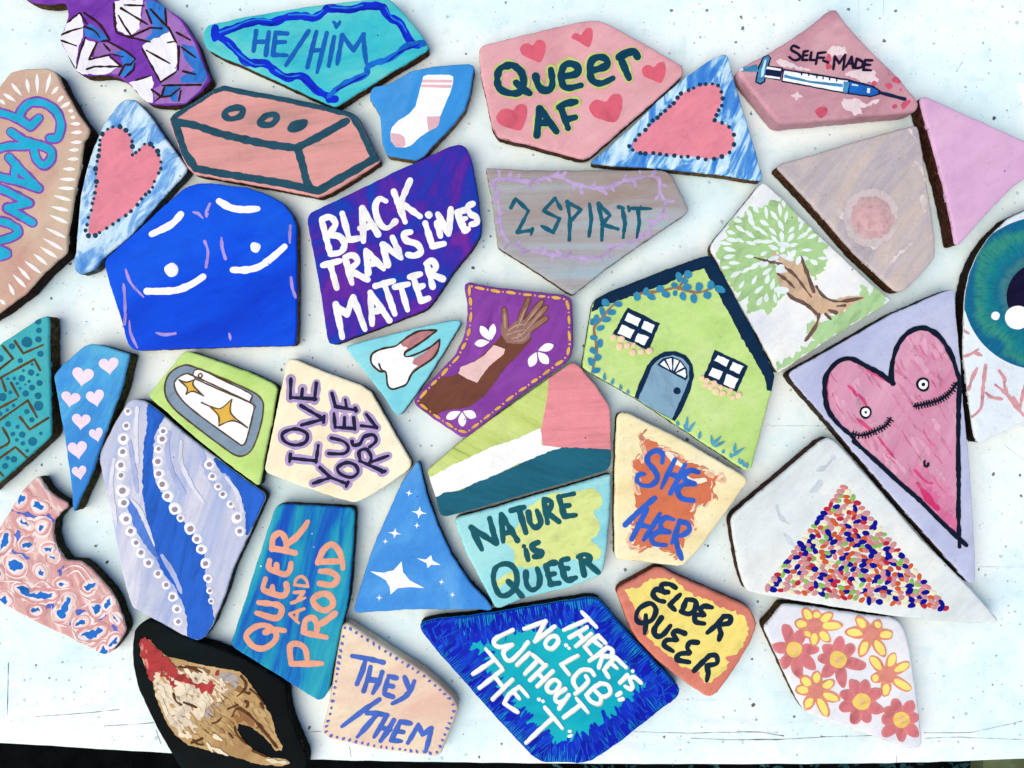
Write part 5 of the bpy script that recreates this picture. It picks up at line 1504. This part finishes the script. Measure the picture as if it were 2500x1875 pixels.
# --- QUEER AND PROUD
T = Tile("blue and teal streaked tile reading QUEER AND PROUD in peach letters", 'd2',
         "215,-330 250,-372 320,-378 600,-362 815,-348 840,-320 830,-100 805,250 780,420 730,600 680,850 640,1060 595,1130 555,1140 500,1110 330,1000 0,795 -100,730 -116,690 -90,620 0,340 60,150 150,-130",
         multi_mat([(0.34, (14, 74, 180)), (0.45, (20, 104, 186)), (0.53, (24, 146, 184)), (0.66, (52, 172, 184))], 76, 7, 46, 0.9), t=0.016, side=clay_mat((60, 50, 24), (20, 16, 12)))
pe = P((234, 164, 134), 0.1, 70, 2)
T.ink("lettering", 'q', "740,770 920,800 1110,845; ~742,790 760,610 850,530 920,560 970,690 965,800; ~1000,690 1130,590 1240,460 1310,350; ~705,965 692,1080 780,1130 940,1185 1020,1130 1045,1010; 815,1035 815,1140; ~640,1255 600,1410 680,1465 900,1525 980,1450 970,1340; 750,1375 745,1480; 1470,1000 1480,975; ~1470,1000 1560,800 1690,708 1800,800 1860,980 1868,1090; 1475,985 1850,975; ~1515,1135 1680,1150 1782,1240 1705,1350 1500,1330", 96, pe, 0.75, 0.12, crown=0.0002)
T.ink("lettering", 'q', "~1100,1345 1130,1260 1215,1218 1295,1290 1308,1370; 1100,1350 1310,1375; 1100,1472 1255,1462; 1255,1462 1105,1640", 56, pe, 0.75, 0.12)
T.ink("lettering", 'd2', "~100,382 250,402 278,450 232,502 85,462; ~100,560 30,600 5,650 60,720 140,735 220,682 235,620 170,565 o; ~150,612 220,590 300,598; ~600,312 660,342 672,400 612,442 545,412 520,352 o; 440,612 622,650; ~450,602 462,522 520,500 552,560 542,630; ~550,562 620,520 690,465; 350,855 590,852; ~352,855 342,722 400,700 460,742 478,850", 47, pe, 0.75, 0.12, crown=0.0002)
T.ink("lettering", 'd2', "355,385 460,345; 340,468 450,430; 340,472 410,540; 400,445 392,512", 26, pe, 0.7, 0.12)
T.domes("white_drops", T.scaled('q', [(1380, 537, 11), (1408, 748, 9), (568, 1053, 15)]), [sw], 0.0003)

# --- marbled
T = Tile("pink tile with curved notch covered in marbled blue and pale cells", 'c1',
         "-200,1500 0,1215 100,1060 200,905 280,832 310,840 350,920 440,995 525,1035 525,1070 470,1105 420,1165 405,1270 440,1390 510,1480 620,1485 690,1530 790,1640 860,1720 910,1820 955,1950 972,2020 930,2100 860,2185 820,2205 740,2180 500,2060 300,1970 60,1840 0,1785 -150,1700",
         multi_mat([(0.3, (198, 140, 140)), (0.44, (216, 160, 156)), (0.56, (226, 178, 170)), (0.62, (246, 222, 212)), (0.66, (216, 160, 156))], 120, 2, 34, 2.4, bump=0.45), side=clay_mat((64, 60, 40), (22, 22, 18)))
T.fill("violet_pool", 'c1', "~590,1872 650,1862 655,1895 600,1905; ~530,1985 560,1930 555,1975; ~865,1965 905,2002 885,2035; ~90,1090 250,1118 370,1128 400,1180 260,1160 150,1130; ~440,1565 495,1500 470,1590; ~115,1275 150,1255 155,1300 130,1325; ~95,1400 230,1455 215,1475 125,1440; ~780,1850 830,1900 760,1930; ~350,1810 400,1800 420,1840 370,1850", P((88, 112, 198), 0.25, 30, 2), wob=4, each=True)
cells = "265,1020 300,1040 345,1060 335,1085 285,1092 262,1060; 140,1170 170,1158 190,1180 240,1210 220,1230 160,1202; 290,1220 320,1200 352,1200 342,1240 310,1252; 0,1375 20,1300 60,1270 72,1330 30,1390 0,1405; 175,1355 210,1338 236,1360 220,1382 185,1378; 68,1480 110,1470 180,1500 172,1550 110,1572 70,1530; 290,1560 310,1538 338,1570 330,1602 300,1592; 355,1390 402,1378 392,1412 360,1408; 382,1440 425,1450 420,1472 388,1462; 140,1000 162,970 192,980 190,1012 150,1052; 130,1687 200,1682 232,1732 300,1732 412,1732 402,1757 262,1774 220,1752 160,1722; 450,1657 500,1650 526,1667 480,1678; 650,1677 700,1652 742,1657 702,1687 680,1712; 440,1892 490,1832 520,1762 552,1772 542,1822 510,1902 470,1932; 245,1862 290,1850 317,1872 280,1888; 0,1772 40,1750 72,1792 40,1822 5,1812; 708,1832 762,1826 772,1872 740,1894; 800,1822 850,1765 862,1802 820,1852; 588,1982 620,1942 662,1932 652,1962; 618,2067 660,2032 720,2022 790,2000 802,2022 740,2064 660,2080; 838,2142 870,2080 907,2070 900,2112 870,2142; 770,2192 800,2140 832,2172 820,2207; 878,1912 915,1940 912,1962; -60,1560 -10,1540 0,1600 -40,1640; -100,1420 -40,1400 -30,1470 -80,1480"
cl = [c.strip() for c in cells.split(';')]
for nm, w_, colr, wob_ in (("pale_rings", 88, (248, 228, 220), 0.35), ("pink_rings", 74, (214, 156, 152), 0.3), ("pale_rings", 44, (240, 206, 196), 0.5), ("pale_rings", 22, (246, 230, 226), 0.6)):
    f_, l_ = [], []
    for c in cl:
        a, b_ = T.stroke_faces('c1', '~' + c + ' o', w_ * rnd.uniform(0.8, 1.2), 1.0, wob_)
        f_ += a
        l_ += b_
        f_.append(catmull(pts('c1', c), True, 4))
    T.paint(nm, f_, P(colr, 0.16, 40, 2), loose=l_)
T.ink("pale_rings", 'c1', "~480,1560 560,1520 640,1540 720,1640 760,1700; ~520,1600 600,1560 680,1660; ~400,1830 400,1900 420,1960 520,1990; ~250,1690 330,1640 420,1700 560,1690; ~560,2020 600,2090 700,2120; ~640,1760 700,1800 640,1840; ~20,1640 100,1640 160,1650", 9, P((250, 232, 226), 0.1), 0.3, 0.5)
T.fill("blue_cell", 'c1', cells, P((28, 112, 196), 0.3, 50, 3), wob=4, each=True)

# --- claw on black
T = Tile("black tile overhanging the table edge, painted with a tan claw stained red at its tip", 'd1',
         "1020,700 1035,600 1080,545 1150,518 1230,535 1400,640 1540,690 1650,722 1900,822 2130,955 2206,1010 2215,1080 2236,1250 2296,1400 2366,1550 2372,1620 2340,1720 2200,1800 1500,1800 1380,1650 1315,1540 1200,1340 1060,1040 1022,850",
         multi_mat([(0.3, (2, 6, 8)), (0.5, (4, 12, 14)), (0.75, (10, 26, 26))], 20, 3, 20, bump=0.2, rough=0.7), t=0.015, side=clay_mat((10, 8, 8), (3, 3, 3)))
T.fill("claw", 'd1', "1090,665 1150,665 1220,740 1300,800 1500,850 1700,890 1830,910 1885,945 1950,1040 2050,1180 2100,1280 2122,1380 2177,1490 2172,1527 2130,1525 2050,1430 1950,1350 1880,1320 1840,1318 1830,1370 1870,1430 1950,1520 2080,1577 2200,1590 2235,1622 2180,1645 2000,1632 1800,1570 1600,1520 1450,1480 1350,1400 1280,1300 1200,1100 1180,1000 1100,830 1075,720", multi_mat([(0.3, (160, 120, 74)), (0.45, (186, 150, 98)), (0.6, (200, 168, 116)), (0.75, (214, 186, 138))], 50, 4, 34, 0.8), wob=1.5)
T.fill("claw_shading", 'd1', "1340,860 1500,868 1620,900 1600,960 1500,985 1420,950; 1790,1200 1840,1180 1920,1220 2000,1300 2100,1440 2160,1510 2060,1420 1960,1330 1880,1300 1830,1320; 1780,1080 1850,1020 1900,1000 1900,1060 1820,1110", P((148, 104, 62), 0.35, 40, 3), wob=4)
T.fill("cream_area", 'd1', "1190,915 1260,920 1350,960 1500,985 1620,1000 1700,985 1775,985 1760,1080 1700,1140 1600,1175 1550,1290 1530,1360 1450,1440 1380,1400 1290,1280 1210,1100 1180,985", P((236, 218, 188), 0.2, 60, 4), wob=4)
T.fill("grey_area", 'd1', "1640,960 1720,918 1830,935 1852,1000 1790,1060 1700,1120 1760,1040 1770,990; 1590,1190 1700,1160 1660,1230 1580,1290", P((176, 168, 164), 0.25, 30, 4), wob=4)
cpoly = pts('d1', "1200,930 1300,850 1500,880 1700,910 1830,930 1940,1060 2050,1220 2100,1330 2140,1480 2060,1410 1950,1330 1840,1300 1815,1370 1880,1450 1980,1545 1800,1540 1460,1460 1370,1390 1290,1260 1210,1080")
ox, oy, k = CROP['d1']
for colr, w_, n_, l0, l1 in (((200, 166, 114), 22, 60, 12, 38), ((180, 144, 94), 14, 40, 12, 36), ((236, 220, 192), 24, 70, 12, 38), ((150, 112, 70), 6, 14, 8, 20)):
    sp_ = []
    while len(sp_) < n_:
        q = np.array((rnd.uniform(cpoly[:, 0].min(), cpoly[:, 0].max()), rnd.uniform(cpoly[:, 1].min(), cpoly[:, 1].max())))
        an = math.radians(rnd.gauss(48, 16))
        d_ = np.array((math.cos(an), math.sin(an))) * rnd.uniform(l0, l1)
        tri = np.array([q - d_ / 2, q, q + d_ / 2])
        if not inside(tri, cpoly).all():
            continue
        u = (q[0] - ox) / k + (q[1] - oy) / k
        if colr[0] > 220 and u > 2750 or colr[0] < 160 and u < 2650:
            continue
        tri[1] += np.array((d_[1], -d_[0])) * rnd.uniform(-0.1, 0.1)
        sp_.append('~' + ' '.join(f"{(t_[0]-ox)/k:.0f},{(t_[1]-oy)/k:.0f}" for t_ in tri))
    T.ink("claw_brushwork", 'd1', ';'.join(sp_), w_, P(colr, 0.25, 50, 4), 0.15, 0.6)
T.ink("brown_lines", 'd1', "~1860,950 1900,1010 1880,1060 1830,1105; ~1790,1262 1830,1200 1900,1230 1970,1292 2060,1402 2140,1505; ~1810,1340 1832,1400 1900,1472; 1480,1462 1560,1432; 1950,1522 2060,1572; 1760,1202 1830,1172; ~1640,1312 1680,1300 1712,1262; 1880,1072 1922,1082; ~1890,1142 1915,1160 1905,1185; 2010,1160 2035,1200; ~1380,880 1480,885 1560,920; ~1930,1050 1990,1100 2040,1170; 1770,1390 1800,1430; ~1490,1440 1520,1470 1570,1480; 1420,1150 1520,1190; ~1340,1080 1360,1140 1400,1170", 17, P((92, 56, 30), 0.35), 0.35, 0.4)
T.ink("cream_highlight", 'd1', "1600,1462 1640,1530; 1640,1500 1760,1560; ~1660,1412 1690,1430 1710,1440; 1230,1080 1290,1240; ~2060,1590 2140,1610 2200,1612; ~1560,1140 1580,1180 1560,1240", 26, P((240, 224, 190), 0.2), 0.3, 0.5, each=True)
T.fill("red_stain", 'd1', "1090,660 1150,665 1220,740 1300,800 1340,870 1420,950 1500,1000 1560,1010 1650,1000 1667,1030 1630,1070 1520,1052 1450,1000 1330,970 1250,905 1300,950 1350,990 1365,1020 1335,1042 1300,990 1222,912 1190,922 1180,985 1150,960 1130,860 1075,720; 1660,905 1698,905 1690,945 1672,938", P((178, 60, 60), 0.35, 40, 2, bump=0.6), wob=6)
T.ink("red_shine", 'd1', "1100,700 1105,740; 1130,750 1135,770; 1130,820 1145,880", 14, P((226, 130, 130), 0.2), 0.4, 0.3, each=True)

# --- THEY/THEM
T = Tile("peach tile reading THEY/THEM in blue with a border of blue drops", 'd2',
         "735,558 780,538 822,560 1100,740 1400,930 1600,1110 1642,1190 1630,1250 1560,1420 1510,1550 1460,1580 1400,1572 1000,1520 650,1440 590,1402 588,1360 630,1200 680,900 720,650",
         multi_mat([(0.3, (226, 186, 164)), (0.48, (236, 206, 180)), (0.62, (242, 222, 190)), (0.75, (230, 190, 170))], 20, 2, 18, 0.8, wear=0.15), t=0.014, r=0.003, side=clay_mat((196, 150, 110), (150, 104, 70)), painted=True)
at, tot = border_marks(T, 9.5, 0, 0, 0, 0)
cen = T.px.mean(0)
dr, s = [], 4
while s < tot - 6:
    a = at(s)
    d_ = cen - a
    d_ /= np.linalg.norm(d_)
    L_ = rnd.uniform(5, 9.5)
    dr.append(drop(a + d_ * L_ * 0.7, a - d_ * L_ * 0.65, rnd.uniform(6.5, 9.5)))
    s += rnd.uniform(13, 18)
T.paint("drop_border", dr, P((92, 112, 196), 0.2, 60, 2))
T.ink("lettering", 'd2', "820,795 940,815 1062,845; 922,830 900,910 858,1010; 962,880 945,960 910,1065; 1052,920 1030,990 980,1082; 942,975 1030,987; 1102,950 1085,1010 1066,1085; 1102,950 1162,965; 1085,1020 1135,1030; 1068,1088 1135,1110; 1225,958 1245,1010 1262,1062; ~1300,990 1270,1060 1220,1115 1130,1162; 1032,1130 900,1220 740,1340; 935,1235 1010,1238 1092,1252; 1010,1248 940,1330 860,1420; 1082,1262 1040,1340 990,1420; 1142,1290 1090,1380 1040,1450; 1045,1350 1112,1362; 1192,1300 1160,1370 1120,1445; 1192,1300 1272,1315; 1155,1372 1217,1382; 1120,1445 1202,1452; 1332,1322 1290,1400 1250,1465; 1332,1325 1362,1402; 1362,1402 1432,1352; 1432,1352 1410,1450 1388,1530", 41, P((72, 108, 194), 0.16, 60, 3), 0.6, 0.14, crown=0.0002)

# --- THERE is NO "LGB" WITHOUT THE "T"
T = Tile("blue and turquoise tile reading THERE is NO LGB WITHOUT THE T in white", 'd3',
         "-555,560 -535,532 -416,508 -200,490 0,462 300,412 600,362 760,342 830,355 870,400 1000,555 1250,825 1435,1020 1458,1060 1435,1115 1300,1215 1000,1455 780,1605 700,1625 400,1618 320,1575 200,1450 0,1235 -196,1010 -396,790 -535,620",
         multi_mat([(0.3, (0, 158, 184)), (0.5, (8, 172, 190)), (0.7, (22, 184, 190))], 30, 1.5, 14), t=0.016, r=0.0022, side=clay_mat((24, 24, 28), (8, 8, 10)))
# blue band of brush strokes all round, laid from the rim inward
ring_o = T.inset(0.5)
ring_i = []
ini = T.inset(1.0)
nrm_in = (T.inset(2.0) - T.inset(1.0))
wid = np.array([30 + 12 * jit(x, y, 5, 0.02) + 8 * jit(x, y, 6, 0.2) for x, y in T.px])
# deeper on the upper right and lower right sides as in the photo
cen = T.px.mean(0)
for i, (x, y) in enumerate(T.px):
    a = math.atan2(y - cen[1], x - cen[0])
    wid[i] += 26 * max(0, math.cos(a - math.radians(-25))) + 22 * max(0, math.cos(a - math.radians(75))) + 40 * max(0, math.cos(a - math.radians(196))) ** 3
quad = []
pi_ = T.px + nrm_in * wid[:, None]
n = len(T.px)
for i in range(n):
    j = (i + 1) % n
    quad.append([ring_o[i], ring_o[j], pi_[j], pi_[i]])
T.paint("blue_brush_border", quad, P((7, 38, 184), 0.3, 60, 6))


def brush_fringe(colr, count, w0, w1, din, l0, l1, seed, taper=0.12, slant=0.25):
    rr = random.Random(seed)
    ox, oy, k = CROP['d3']
    out = []
    for _ in range(count):
        i = rr.randrange(n)
        d_ = nrm_in[i] / max(1e-6, np.linalg.norm(nrm_in[i]))
        t_ = np.array((-d_[1], d_[0]))
        a = T.px[i] + d_ * (wid[i] * rr.uniform(*din))
        L_ = rr.uniform(l0, l1)
        dd = d_ + t_ * rr.uniform(-slant, slant) + np.array((0.12, -0.06))
        b_ = a + dd * L_
        m_ = (a + b_) / 2 + t_ * rr.uniform(-3, 3)
        out.append('~' + ' '.join(f"{(q[0]-ox)/k:.0f},{(q[1]-oy)/k:.0f}" for q in (a, m_, b_)))
    T.ink("blue_brush_border", 'd3', ';'.join(out), rr.uniform(w0, w1), P(colr, 0.3, 60, 6), taper, 0.3)


brush_fringe((8, 44, 188), 150, 30, 30, (0.5, 0.95), 14, 36, 1)
brush_fringe((8, 64, 194), 150, 20, 20, (0.1, 0.75), 18, 42, 2, 0.2, 0.35)
brush_fringe((4, 24, 174), 110, 28, 28, (0.02, 0.5), 16, 36, 3, 0.3)
brush_fringe((14, 88, 200), 70, 8, 8, (0.1, 0.8), 16, 38, 4, 0.2, 0.35)
tx = "1265,175 1450,365; 1335,270 1030,405; 1330,370 1105,500; 1385,450 1185,615; 1225,445 1285,530; 1480,478 1370,550 1300,620; 1300,620 1385,722; 1478,478 1568,572; 1420,545 1508,612; 1580,635 1480,720 1358,800; ~1590,628 1652,660 1645,735 1570,742 1490,718; 1535,730 1510,800 1480,890; 1695,755 1610,840 1550,920; 1695,755 1830,882; 1640,832 1715,892; 1550,920 1608,1010; 1850,985 1752,1082; ~2022,1080 1940,1012 1882,1035 1912,1120 1895,1165 1822,1130; 520,390 800,288; 800,288 660,552; 660,552 915,358; ~940,490 960,560 885,640 810,622 800,560 870,490 o; 1212,730 1000,848; 1000,848 1100,972; ~1420,980 1370,920 1255,920 1168,1010 1160,1090 1205,1160; ~1318,1000 1345,1060 1280,1140 1178,1225; ~1500,1095 1400,1160 1322,1240; ~1500,1092 1600,1112 1625,1215 1530,1262 1440,1190; ~1322,1240 1385,1322 1485,1352 1512,1270; 1762,1210 1718,1245; 1790,1290 1745,1302; ~380,402 180,500 132,570 200,622 372,588; ~372,588 262,680 290,780 360,792 470,690 572,560; 592,700 430,852; 630,720 790,858; 700,795 530,970; 802,850 600,1052; 892,930 690,1130; 702,960 765,1025; ~922,1042 982,1100 930,1190 850,1202 812,1150 850,1080 o; ~1052,1160 940,1240 925,1310 1000,1332 1100,1240; 1090,1250 970,1415; 1195,1282 1340,1460; 1242,1370 1030,1530; 32,650 232,885; 120,800 -138,970; 245,912 -55,1152; 372,1038 115,1295; 150,1010 232,1110; 460,1130 330,1230 262,1345; 460,1130 572,1260; 402,1212 460,1285; ~262,1345 340,1395 435,1455; 792,1402 900,1530 1011,1665; 872,1554 720,1690 545,1855"
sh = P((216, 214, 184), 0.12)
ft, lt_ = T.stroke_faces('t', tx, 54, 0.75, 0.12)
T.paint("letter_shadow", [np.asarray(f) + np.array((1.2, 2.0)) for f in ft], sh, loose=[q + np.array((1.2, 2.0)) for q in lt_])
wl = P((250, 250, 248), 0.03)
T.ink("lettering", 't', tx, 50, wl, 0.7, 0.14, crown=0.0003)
T.domes("letter_dot", T.scaled('t', [(1922, 935, 26), (1068, 603, 30), (1105, 640, 25), (718, 1300, 30), (770, 1325, 26)]) + T.scaled('d3', [(605, 1373, 18, 13, -20), (608, 1408, 26, 14, -25)]), [wl], 0.0006, each=True)

# --- ELDER QUEER
T = Tile("salmon tile reading ELDER QUEER on a ragged yellow patch", 'd3',
         "963,302 1000,260 1200,150 1270,110 1330,115 1400,160 1700,290 1950,400 2002,432 2047,530 2045,580 2000,700 1880,900 1740,1092 1690,1117 1640,1102 1450,970 1300,850 1150,700 1080,600 1000,400",
         multi_mat([(0.3, (200, 108, 90)), (0.5, (216, 126, 106)), (0.7, (222, 140, 120))], 30, 1.5, 26, bump=0.8), t=0.016, r=0.003, side=clay_mat((140, 70, 46), (76, 38, 26)))
T.fill("yellow_patch", 'd3', "1035,290 1080,265 1130,270 1180,225 1220,198 1300,195 1400,200 1480,270 1560,330 1640,340 1700,370 1760,420 1880,450 1895,480 1950,490 1985,590 1960,680 1900,780 1810,810 1830,840 1790,920 1690,1000 1640,1002 1600,920 1450,870 1400,810 1380,800 1260,710 1200,640 1215,560 1130,470 1090,400", P((242, 222, 122), 0.12, 40, 2), wob=3)
T.ink("lettering", 'd3', "~1420,268 1372,240 1312,245 1322,290 1362,302; ~1340,305 1272,280 1245,320 1282,362 1332,375; 1455,320 1372,400; 1372,400 1415,440; 1502,360 1472,440; ~1502,358 1570,370 1572,430 1522,470 1460,450; ~1700,420 1640,410 1612,440 1642,478; ~1632,480 1572,480 1575,530 1642,545; ~1790,490 1842,492 1832,540 1750,552; 1790,490 1730,560 1665,615; 1752,560 1770,620 1755,668; ~1210,390 1140,430 1115,500 1152,540 1232,520 1268,450 1250,402 o; 1190,480 1190,560 1180,622; ~1310,500 1255,590 1272,640 1322,630 1380,560; ~1490,620 1430,600 1400,620 1432,670; ~1422,672 1350,672 1332,712 1400,758; ~1590,690 1532,690 1510,730 1532,768; ~1522,772 1450,780 1432,822 1525,842; ~1682,790 1732,792 1738,850 1662,868; 1682,790 1620,850 1562,908; 1662,872 1672,930 1660,985", 42, P((12, 38, 58), 0.15), 0.75, 0.16, crown=0.0003)

# --- flowers
T = Tile("pale lilac white tile covered with pink and yellow daisies", 'd4',
         "215,600 210,570 290,480 350,400 400,395 600,420 1000,480 1200,500 1260,530 1300,600 1340,740 1400,1150 1435,1480 1402,1515 1330,1515 1000,1400 700,1300 540,1240 490,1180 400,1000 300,780",
         multi_mat([(0.3, (214, 218, 230)), (0.5, (230, 232, 236)), (0.7, (240, 238, 238))], 40, 1.5, 12), t=0.017, r=0.003, side=clay_mat((96, 70, 34), (36, 24, 14)))
oe, ye, pk, pc, ce = P((226, 146, 116), 0.14, 60, 2), P((246, 228, 124), 0.1, 60, 2), P((216, 130, 126), 0.2, 60, 2), P((220, 140, 124), 0.16), P((238, 204, 108), 0.2)
fl = [("y", (595, 560), 58, "510,425 617,438 735,462 812,560 715,682 592,718 520,648 440,540"), ("y", (1025, 622), 62, "918,492 1105,525 1205,630 1140,795 945,798 828,605"), ("y", (1155, 940), 62, "1020,795 1210,765 1335,850 1345,1062 1142,1108 1028,975"), ("y", (605, 1065), 58, "490,950 615,910 748,985 790,1135 695,1268 520,1205 448,1050"),
      ("p", (438, 745), 60, "355,540 505,590 632,745 605,895 478,965 342,892 262,722"), ("p", (775, 820), 66, "790,645 900,705 992,880 820,1032 662,958 622,815 662,705"), ("p", (955, 1145), 66, "885,975 1000,980 1110,1062 1122,1228 1010,1312 885,1322 782,1205 790,1072"), ("p", (1265, 1285), 62, "1212,1125 1358,1140 1402,1262 1390,1418 1265,1458 1122,1412 1108,1280 1142,1195")]
ox, oy, k = CROP['d4']


def sc4(p):
    return np.array((ox + p[0] * k, oy + p[1] * k))


order = [4, 5, 6, 7, 0, 1, 2, 3]
for n_, oi in enumerate(order):
    kind, c_, r_, tips = fl[oi]
    T.layer = n_ % 3 * 4
    outer, inner = [], []
    for tok in tips.split():
        t_ = np.array([float(v) for v in tok.split(',')])
        d_ = t_ - np.array(c_)
        L_ = np.linalg.norm(d_)
        d_ /= L_
        a = np.array(c_) + d_ * r_ * 0.35
        m_ = (a + t_) / 2
        ang = math.degrees(math.atan2(d_[1], d_[0]))
        hw = 47 if kind == "p" else 43
        x, y = sc4(m_)
        outer.append((x, y, np.linalg.norm(t_ - a) / 2 * k, hw * k, ang))
        a2 = np.array(c_) + d_ * (r_ + 4)
        m2 = (a2 + t_ - d_ * 14) / 2
        x2, y2 = sc4(m2)
        inner.append((x2, y2, max(4, np.linalg.norm(t_ - d_ * 14 - a2) / 2 * k), (hw - 15) * k, ang))
    root_ = T.ellipses("daisy", outer, pk if kind == "p" else oe, 0.1)
    T.ellipses("petals", inner, ye if kind == "y" else P((210, 120, 124), 0.25, 60, 2), 0.12, parent=root_)
    x, y = sc4(c_)
    T.ellipses("daisy_centre", [(x, y, r_ * k, r_ * k, 0)], pc if kind == "y" else ce, 0.06, parent=root_)
    if kind == "p":
        T.ellipses("daisy_centre", [(x + 1, y, r_ * k * 0.4, r_ * k * 0.45, 0)], P((236, 196, 132), 0.3), 0.15, parent=root_)
